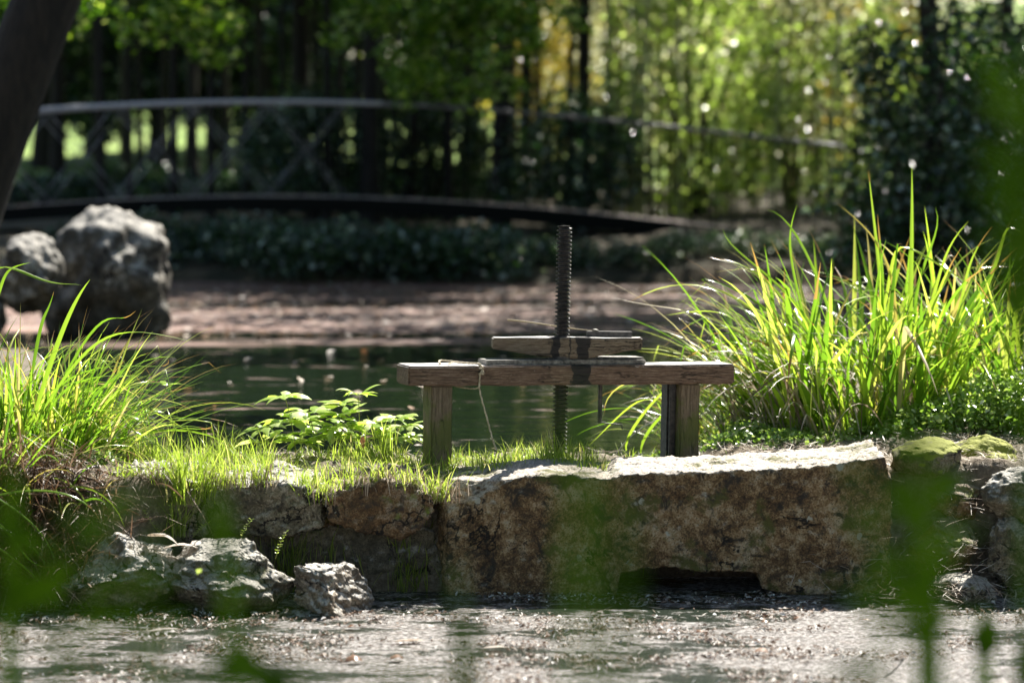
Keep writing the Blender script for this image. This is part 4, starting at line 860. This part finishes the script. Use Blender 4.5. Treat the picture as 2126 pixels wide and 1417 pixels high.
def tree_mesh(name, H, tr, low, crown_r, nleaf, size, kind, lean=(0, 0), ncl=60, limbs=9, wig=0.15):
    """a tree at the origin: trunk (tapering, with limbs) and crown; low = height where the foliage starts"""
    root = empty(name); rg = np.random.default_rng(int(H * 100 + nleaf))
    tz = np.linspace(0, 1, 12); path = np.stack([lean[0] * tz ** 1.3 + wig * np.sin(tz * 5 + rg.uniform(0, 6)) * tz, lean[1] * tz + wig * np.cos(tz * 4) * tz, tz * H * 0.9 - 0.15 * (tz == 0)], 1)
    mb = MB(); tube(mb, path, tr * (1.15 - 0.85 * tz) * (1 + 0.35 * (tz == 0)), 10)
    cen = []; cr = []
    for i in range(limbs):
        f = (low / H) + (1 - low / H) * (i + 0.5) / limbs * 0.95; f = min(f, 0.97); p = np.array([np.interp(f, tz, path[:, j]) for j in range(3)])
        a = rg.uniform(0, 6.28); Lm = crown_r * (0.5 + 0.7 * math.sin(math.pi * min(1, 0.25 + f * 0.8))) * rg.uniform(0.7, 1.1)
        e = p + np.array([math.cos(a) * Lm, math.sin(a) * Lm, Lm * rg.uniform(0.0, 0.5)]); m_ = (p + e) / 2 + np.array([0, 0, 0.15 * Lm])
        tube(mb, curve([p, m_, e], 8), np.linspace(tr * 0.4 * (1.1 - f), tr * 0.08, 8), 6)
        for q in range(max(1, ncl // limbs)):
            t_ = rg.uniform(0.25, 1.08); cc = p + (e - p) * t_ + rg.normal(0, 0.28 * crown_r * 0.5, 3); cen.append(cc); cr.append(rg.uniform(0.22, 0.5) * crown_r * 0.5)
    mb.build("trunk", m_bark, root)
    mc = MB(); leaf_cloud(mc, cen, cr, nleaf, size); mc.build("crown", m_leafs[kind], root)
    return root
def place(root, x, y, rz, label, cat, group, sc=1.0, first=False):
    r = root if first else root.copy()
    if not first:
        COL.objects.link(r)
        for ch in list(root.children):
            c = ch.copy(); COL.objects.link(c); c.parent = r
    r.location = (x, y, float(height(x, y)) - 0.02); r.rotation_euler = (0, 0, rz); r.scale = (sc, sc, sc)
    return tag(r, label, cat, group)
def at(px, d): return float((px - 1063) / F * d), float(d)

# leaning trunk at the left, near
rt = empty("leaning_tree"); mb = MB()
p0, p1 = P(-100, 520, 15.5), P(145, -120, 15.5)
g0 = np.array([p0[0] - 0.16, 15.5, float(height(p0[0] - 0.16, 15.5))]); dirv = (p1 - p0) / (p1[2] - p0[2])
path = [g0 * 0, p0 - g0, p1 - g0, p0 + dirv * 3.2 + [0.0, 0.3, 0] - g0, p0 + dirv * 5.0 + [-0.3, 0.8, 0] - g0]
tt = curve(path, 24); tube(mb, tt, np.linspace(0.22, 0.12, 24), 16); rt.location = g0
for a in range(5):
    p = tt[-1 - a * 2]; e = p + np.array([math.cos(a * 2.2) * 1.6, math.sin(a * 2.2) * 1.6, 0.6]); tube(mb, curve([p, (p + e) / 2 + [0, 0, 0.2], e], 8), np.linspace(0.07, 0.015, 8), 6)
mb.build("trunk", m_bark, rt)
mc = MB(); leaf_cloud(mc, tt[-1] + rng.normal(0, 0.9, (50, 3)) * [1.3, 1.3, 0.4] + [0, 0, 0.5], 0.45, 7000, 0.12); mc.build("crown", m_leafs['green'], rt)
tag(rt, "dark leaning tree trunk crossing the upper left corner", "tree")

TA = tree_mesh("slender_tree", 8.5, 0.052, 2.9, 2.6, 4800, 0.11, 'green', (0.3, 0.1), 80)
TB = tree_mesh("slender_tree", 9.5, 0.07, 3.0, 2.9, 6500, 0.12, 'dark', (-0.4, 0.0), 90)
TC = tree_mesh("slender_tree", 7.5, 0.05, 2.2, 2.2, 3000, 0.11, 'olive', (0.2, 0.2), 70)
G = "slender trees beyond the footbridge"
TE = tree_mesh('pond_tree', 8.0, 0.09, 3.6, 4.2, 10500, 0.16, 'dark', (-0.15, 0.0), 120, 12)
TS = tree_mesh('sapling', 5.5, 0.042, 2.4, 1.2, 1100, 0.10, 'green', (0.15, 0.0), 30, 6, 0.06)
TD = tree_mesh('dark_tree', 8.0, 0.14, 0.7, 3.2, 13000, 0.20, 'dark', (0.2, 0.0), 120, 12)
used = set()
spots = [  # px, depth, mesh, scale, label
    (205, 36, TA, 1.0, "slender dark tree just right of the leaning trunk"), (262, 38, TB, 0.9, "slender tree behind the left part of the bridge railing"),
    (330, 35.5, TA, 0.9, "thin tree trunk above the lattice railing, left of its middle"), (398, 36, TB, 1.0, "tree trunk behind the middle of the lattice railing"),
    (470, 36, TB, 0.85, "thin trunk rising behind the sunlit top rail"), (540, 37, TA, 1.0, "tree trunk beside the right end of the lit lattice"),
    (622, 34, TB, 1.5, "thickest dark trunk left of centre behind the bridge"), (700, 33, TA, 0.9, "dark trunk right of the thickest one"),
    (770, 29.3, TE, 0.95, "trunk in front of the bright lawn left of centre"), (850, 30.5, TA, 1.0, "slender trunk behind the highest part of the bridge"),
    (925, 35, TB, 0.9, "dark trunk left of the screw's line"), (1040, 28.9, TE, 0.95, "trunk just left of the screw beyond the bridge"),
    (1090, 34, TB, 1.0, "paired trunk directly left of the screw"), (1205, 29.6, TA, 1.25, "broad dark trunk just right of the screw beyond the bridge"),
    (1300, 37, TC, 1.0, "thin olive tree at the edge of the bamboo"), (1412, 30.5, TC, 1.1, "thin dark stem standing in front of the sunlit thicket"),
    (1630, 34, TC, 1.0, "slim stem in the middle of the sunlit thicket"), (1770, 40, TC, 1.0, "slim tree at the right of the sunlit thicket"),
    (1940, 22.5, TE, 1.0, "dark trunk behind the tall right sedge, its crown hanging over the pond"), (2080, 31, TB, 1.1, "dark tree at the right edge behind the sedge"),
    (120, 34.5, TB, 1.1, "dark tree behind the leaning trunk"), (20, 36, TA, 1.0, "dark tree at the upper left corner"),
    (-160, 30, TB, 1.2, "tree beyond the left picture edge"), (2250, 34, TB, 1.2, "tree beyond the right picture edge")]
spots += [(2330, 24.5, TE, 1.0, "unseen tree added right of the frame to shade the pond's far end"),  # out-of-view tree, added for its shadow on the pond
          (90, 44, TD, 1.0, "dense dark tree beyond the bridge at the far left"), (330, 46, TD, 1.0, "dense dark tree shading the lawn behind the left railing"), (560, 45, TD, 1.05, "dense dark tree beyond the lawn left of centre"),
          (780, 47, TD, 1.1, "dense dark tree behind the highest part of the bridge"), (980, 45, TD, 1.0, "dense dark tree beyond the bridge left of the screw"),
          (200, 51, TD, 1.1, "farther dark tree seen between the leftmost trunks"), (450, 52, TD, 1.1, "farther dark tree seen above the middle of the lattice"), (690, 52, TD, 1.1, "farther dark tree right of the thickest trunk")]
for q_, (px, w_) in enumerate(zip(range(210, 1350, 48), 'first second third fourth fifth sixth seventh eighth ninth tenth eleventh twelfth thirteenth fourteenth fifteenth sixteenth seventeenth eighteenth nineteenth twentieth twenty-first twenty-second twenty-third twenty-fourth'.split())):
    spots.append((px + 14 * math.sin(q_ * 2.3), 29.6 + (q_ * 7 % 5) * 1.3, TS, 0.9 + 0.06 * (q_ % 4), f"thin dark sapling beyond the bridge, {w_} of twenty-four from the left"))
for px, d, T, sc, lb in spots:
    x, y = at(px, d); place(T, x, y, rng.uniform(0, 6.28), lb, "tree", G, sc, T.name not in used); used.add(T.name)

def bush_mesh(name, rx, ry, h, nleaf, size, kind, ncl=70, stems=7, bottom=0.0, up=0.3, clr=0.28):
    root = empty(name); mb = MB(); cen = []
    for i in range(stems):
        a = rng.uniform(0, 6.28); e = np.array([rx * 0.7 * math.cos(a), ry * 0.7 * math.sin(a), h * rng.uniform(0.6, 0.95)])
        tube(mb, curve([(0.05 * math.cos(a), 0.05 * math.sin(a), -0.05), e * [0.4, 0.4, 0.55], e], 8), np.linspace(0.025, 0.006, 8), 5)
    mb.build("stem", m_bark, root)
    c = rng.uniform(-1, 1, (ncl * 3, 3)); c = c[(c ** 2).sum(1) < 1][:ncl]; c = c * [rx, ry, h * 0.5 * (1 - bottom)] + [0, 0, h * 0.5 * (1 + bottom)]
    mc = MB(); leaf_cloud(mc, c, clr, nleaf, size, up, 1.0); mc.build("foliage", m_leafs[kind], root)
    return root
BD_ = bush_mesh("laurel_bush", 0.9, 0.8, 1.3, 3600, 0.09, 'dark')
BO = bush_mesh("thicket_bush", 1.1, 1.0, 3.2, 1900, 0.10, 'olive', 100)
BL = bush_mesh("lime_bush", 0.9, 0.9, 2.4, 2000, 0.11, 'lime', 80)
BYW = bush_mesh("yellowing_bush", 0.7, 0.7, 2.6, 1500, 0.11, 'yellow', 60)
BI = bush_mesh("bank_ivy", 1.1, 0.5, 0.34, 1700, 0.075, 'dark', 60, up=0.6, clr=0.2)
BH_ = bush_mesh('hedge_bush', 0.95, 0.6, 0.30, 2200, 0.08, 'dark', 60, up=0.3, clr=0.12)
BG = bush_mesh("green_bush", 1.0, 0.9, 2.6, 3200, 0.10, 'green', 90)
BT = bush_mesh('tall_laurel', 0.75, 0.7, 3.0, 4200, 0.09, 'dark', 110, up=0.6)
sets = [
    (BT, 'tall laurels at the right', 'bush', [(1930, 21.8, 'tall dark laurel with white glints in front of the right-hand trunk'), (2000, 24.5, 'tall dark laurel right of the right-hand trunk'), (2105, 23.5, 'tall dark laurel at the right picture edge')]),
    (BI, "bank ivy below the footbridge", "ivy patch", [(560, 25.2, "dark ivy patch under the left part of the footbridge"), (760, 25.3, "glossy ivy patch under the bridge left of the screw"), (930, 25.1, "ivy patch with pale glints under the bridge left of centre"), (1090, 25.3, "ivy patch on the bank just left of the screw"), (1260, 25.0, "ivy patch on the bank just right of the screw"), (1420, 25.2, "ivy patch below the bridge's right end"), (1560, 25.0, "ivy patch where the bridge meets the right bank"), (1720, 24.8, "ivy patch on the far bank behind the sedge"), (320, 25.6, "dark ivy patch behind the tall boulder")]),
    (BO, "olive thicket bushes", "bush", [(1270, 36, "tall olive thicket bush right of the screw"), (1400, 39, "olive thicket bush behind the thin dark stem"), (1560, 41, "tall olive bush behind the lime green one"), (1700, 35, "pale flecked olive bush in the sunny thicket"), (1830, 39, "olive bush left of the dark right-hand tree"), (1480, 46, "far olive bush above the lime green one"), (1150, 43, "far olive bush above the screw"), (1640, 30.5, "olive bush nearest the pond in the sunny thicket"), (1960, 44, "far olive bush behind the dark right-hand tree")]),
    (BL, "lime green bushes", "bush", [(1510, 33, "bright lime green bush in the sunny thicket"), (1590, 37, "lime green bush right of the brightest one"), (1450, 29.5, "low lime bush above the bridge's right end"), (1760, 30, "lime bush behind the tall sedge leaves")]),
    (BYW, "yellowing bushes", "bush", [(1845, 32, "yellowing bush left of the dark right-hand tree"), (1120, 36, "yellow flecked bush behind the screw"), (1690, 38, "yellowing bush in the middle of the thicket")]),
    (BD_, "dark laurel bushes", "bush", [(1980, 26.5, "dark laurel bush behind the tall right sedge"), (2120, 25.5, "dark laurel bush at the right edge"), (2060, 29, "laurel bush below the dark tree at the right edge"), (890, 31, "low dark laurel beyond the bridge near the screw"), (650, 30, "low laurel at the foot of the thickest trunk"), (1200, 28.6, "laurel at the foot of the broad dark trunk")]),
    (BH_, "low hedge bushes behind the railing", "hedge bush", [(px_, 33 + (i_ % 3), f"low dark hedge bush behind the railing, {w_} from the left") for i_, (px_, w_) in enumerate(zip(range(60, 1260, 100), ['first','second','third','fourth','fifth','sixth','seventh','eighth','ninth','tenth','eleventh','last']))]),
    (BG, "green bushes", "bush", [(2010, 33, "tall green bush behind the dark right-hand tree"), (2150, 36, "tall green bush at the upper right corner")]),
]
for B, grp, cat, lst in sets:
    for i, (px, d, lb) in enumerate(lst):
        x, y = at(px, d); place(B, x, y, rng.uniform(0, 6.28), lb, cat, grp, rng.uniform(0.85, 1.12) * (0.55 if B is BI and px > 1000 else 1.0), i == 0)
# hanging maple branches at the top left and centre
def branch(px, d, z0, cx, rad, n, kind, label, size=0.10, trunk_px=None):
    """foliage spray drooping from a limb above the picture"""
    root = empty("maple_branch"); a = np.array([*at(px, d), z0]); root.location = a
    mb = MB(); cen = []
    for u, v, rr in cx:
        e = P(u, v, d) - a; tube(mb, curve([(0, 0, 0), e * [0.5, 0.5, 0.3], e], 10), np.linspace(0.03, 0.004, 10), 5)
        for q in range(7): cen.append((e * rng.uniform(0.6, 1.05)) + rng.normal(0, rr, 3) * [1, 1.6, 0.7])
    mb.build("limb", m_bark, root); mc = MB(); leaf_cloud(mc, cen, rad, n, size, 0.6, 0.8); mc.build("foliage", m_leafs[kind], root)
    tag(root, label, "branch", "leafy branches hanging over the bridge")
branch(330, 24, 3.9, [(200, 30, 0.14), (260, 80, 0.14), (330, 110, 0.14), (400, 60, 0.16), (440, 150, 0.10), (500, 40, 0.14), (560, 20, 0.12), (350, 20, 0.2)], 0.17, 1900, 'bright', "sunlit maple spray hanging above the left railing", 0.085)
branch(900, 26, 3.9, [(740, 60, 0.2), (820, 130, 0.2), (900, 180, 0.2), (960, 120, 0.2), (1020, 60, 0.2), (1100, 120, 0.16), (860, 40, 0.2), (960, 230, 0.14), (1060, 180, 0.14)], 0.2, 3300, 'bright', "dense green spray hanging above the screw", 0.09)
branch(50, 22, 3.9, [(30, 40, 0.2), (100, 60, 0.2), (20, 120, 0.16)], 0.18, 1600, 'green', "shaded spray in the upper left corner", 0.09)
# bamboo stand
s = NT("bamboo_culm"); m_bam = s.done(s.bsdf((0.30, 0.32, 0.12), 0.4))
ORD = 'first second third fourth fifth sixth seventh eighth ninth tenth eleventh twelfth thirteenth fourteenth fifteenth sixteenth seventeenth eighteenth nineteenth twentieth'.split()
for i in range(26):
    px = 1255 + i * 9 + rng.uniform(-4, 4) if i < 20 else 1600 + (i - 20) * 30 + rng.uniform(-10, 10); d = rng.uniform(28.4, 30.5); x, y = at(px, d)
    o = empty("bamboo"); o.location = (x, y, float(height(x, y)) - 0.02); H = rng.uniform(3.2, 4.2); ln = rng.normal(0, 0.16, 2)
    mb = MB(); tz = np.linspace(0, 1, 10); pth = np.stack([ln[0] * tz ** 2, ln[1] * tz ** 2, H * tz], 1); tube(mb, pth, np.linspace(0.024, 0.008, 10), 6); mb.build("culm", m_bam, o)
    mc = MB(); leaf_cloud(mc, pth[3:] + rng.normal(0, 0.08, (7, 3)), 0.22, 60, 0.09, 0.0, 1.2); mc.build("foliage", m_leafs['olive' if i % 3 else 'lime'], o)
    tag(o, f"thin vertical bamboo culm right of the screw, {ORD[i]} of twenty counted from the left" if i < 20 else f"thin bamboo culm in the sunny thicket, {ORD[i - 20]} of six from the left", "bamboo", "bamboo culms right of the screw" if i < 20 else "bamboo culms in the sunny thicket")
# far wood
for side, x0, x1, kind, lab in ((0, -34, 0.5, 'green', "mass of distant shaded trees closing the view behind the left half of the bridge"), (1, 0.5, 34, 'olive', "mass of distant sunlit olive trees closing the view on the right")):
    mc = MB(); cen = np.stack([rng.uniform(x0, x1, 220), 88 + rng.uniform(-5, 14, 220), rng.uniform(1.6, 10, 220) + 3.6 * side], 1)
    leaf_cloud(mc, cen, rng.uniform(1.0, 2.2, 220), 34000 if side == 0 else 17000, 0.36, 0.3, 0.9)
    o = mc.build("far_wood", m_leafs[kind]); tag(o, lab, "wood", kind="stuff")

# ------------------------------------------------------------ blurred plants close to the camera
def near_plant(name, leaves, label, group="out-of-focus plants in the foreground", mat=None):
    """leaves: list of (points [(u, v, d)...], width in photograph px); the first one is the stalk"""
    u, v, d = leaves[0][0][0]; b = P(u, v, d); gz = -0.17
    base = np.array([b[0], d, gz]); root = empty(name, base); tag(root, label, "plant", group)
    for i, (pts, wd) in enumerate(leaves):
        W3 = [P(*q) - base for q in pts]
        if i == 0: W3 = [np.array([0, 0, 0])] + W3
        k = 14; C = curve(W3, k)[None] if len(W3) > 2 else np.stack([np.interp(np.linspace(0, 1, k), [0, 1], [W3[0][j], W3[1][j]]) for j in range(3)], 1)[None]
        s_ = np.linspace(0, 1, k); hw = wd / F * pts[0][2] / 2
        W = (hw * (np.minimum(1, 0.75 + s_) * (1 - s_ ** 4) + 0.02) if i == 0 else hw * OVATE(s_))[None]
        mb = MB(); ribbon(mb, C, np.array([[1.0, rng.normal(0, 0.25), 0.1]]), W, 0.15, rng.random()); mb.build("stalk" if i == 0 else "leaf", mat or m_fore, root)
def sprig(u, v0, v1, d, wst, n, L, W, lean=0.0, seed=1, spread=0.9):
    """stalk from v0 (foot) up to v1 with n lance-shaped leaves"""
    rg = np.random.default_rng(seed); out = [([(u, v0, d), (u + lean * 0.4, (v0 + v1) / 2, d), (u + lean, v1, d)], wst)]
    for i in range(n):
        t = (i + rg.uniform(0.2, 0.8)) / n; v = v0 + (v1 - v0) * (0.12 + 0.88 * t); uu = u + lean * t; sgn = 1 if (i % 2) else -1
        a = sgn * rg.uniform(0.35, spread); l = L * rg.uniform(0.65, 1.15); dd = d + rg.uniform(-0.25, 0.25)
        out.append(([(uu, v, dd), (uu + l * 0.5 * math.sin(a), v - l * 0.55 * math.cos(a), dd), (uu + l * math.sin(a * 1.25), v - l * 0.85 * math.cos(a * 1.35), dd)], W * rg.uniform(0.7, 1.2)))
    return out
near_plant("near_stalk", sprig(1928, 1440, 930, 3.0, 60, 12, 150, 46, -20, 3, 1.2), "broad blurred green stalk with leaves at the lower right")
near_plant("near_stalk", sprig(1830, 1500, 1000, 2.5, 16, 7, 150, 46, -30, 8, 1.2), "soft blurred sprig left of the broad green stalk")
near_plant("near_stalk", [([(2045, 1450, 3.8), (2035, 1330, 3.8), (2015, 1240, 3.8)], 30), ([(2030, 1370, 3.8), (2050, 1320, 3.8), (2040, 1250, 3.8)], 60)], "small blurred dark sprig right of the broad green stalk")
near_plant("near_stalk", [([(2150, 1400, 3.6), (2130, 1380, 3.6), (2110, 1330, 3.6)], 60)], "blurred green tip at the lower right corner")
near_plant("near_stalk", sprig(2135, 900, 150, 2.6, 34, 16, 190, 50, -25, 5, 0.8), "large blurred leaves at the right edge above the sedge")
near_plant("near_stalk", [([(1200, 1500, 1.9), (1195, 1100, 1.9), (1190, 770, 1.9)], 44), ([(1215, 1100, 1.9), (1205, 950, 1.9), (1180, 800, 1.9)], 50)], "faint blurred green blade in front of the lower screw")
near_plant("near_stalk", [([(1290, 1500, 1.8), (1280, 1200, 1.8), (1262, 990, 1.8)], 46), ([(1300, 1260, 1.8), (1280, 1100, 1.8), (1250, 970, 1.8)], 40)], "faint blurred green blade in front of the slab's middle")
near_plant("near_stalk", [([(965, 1500, 2.6), (960, 1280, 2.6), (945, 1130, 2.6)], 50)], "short blurred green blade in front of the slab's left end")
near_plant("near_stalk", sprig(120, 1500, 1080, 2.7, 26, 10, 190, 34, 90, 12, 1.4), "dark blurred leafy stalk over the left limestone rocks")
near_plant("near_stalk", sprig(330, 1560, 1150, 2.8, 24, 8, 170, 34, -50, 15, 1.4), "dark blurred stalk at the bottom left, right of the leafier one")
near_plant("near_stalk", sprig(560, 1580, 1200, 2.6, 12, 5, 150, 24, -30, 17, 1.3), "faint blurred sprig in front of the middle limestone rock")
near_plant("near_stalk", [([(480, 1500, 2.6), (470, 1200, 2.6), (455, 1040, 2.6)], 40), ([(480, 1180, 2.6), (455, 1080, 2.6), (440, 990, 2.6)], 56)], "faint blurred blade in front of the mossy dam stone")
near_plant("near_stalk", [([(560, 1520, 2.6), (600, 1440, 2.6), (640, 1400, 2.6)], 60), ([(620, 1430, 2.6), (480, 1385, 2.6), (330, 1400, 2.6)], 80), ([(620, 1420, 2.6), (760, 1400, 2.6), (1000, 1430, 2.6)], 70)], "blurred low leaves along the bottom edge left of centre")
near_plant("near_stalk", [([(20, 1300, 3.2), (30, 1000, 3.2), (-20, 900, 3.2)], 36), ([(-30, 1250, 3.2), (60, 1230, 3.2), (160, 1180, 3.2)], 100), ([(-20, 1060, 3.2), (60, 1120, 3.2), (140, 1120, 3.2)], 60)], "blurred dark leaf at the left edge above the stream")
# unseen trees added beside the viewpoint to shade the near plants
ST = tree_mesh("added_shade_tree", 6.5, 0.16, 3.0, 3.4, 40000, 0.15, 'green', (0.4, 0.6), 110, 14)
place(ST, -2.6, 4.9, 0.4, "unseen leafy tree added left of the viewpoint to shade the foreground", "tree", None, 1.0, True)
ST2 = place(ST, 2.4, 5.2, 2.4, "unseen leafy tree added right of the viewpoint to shade the foreground", "tree", None, 1.0)
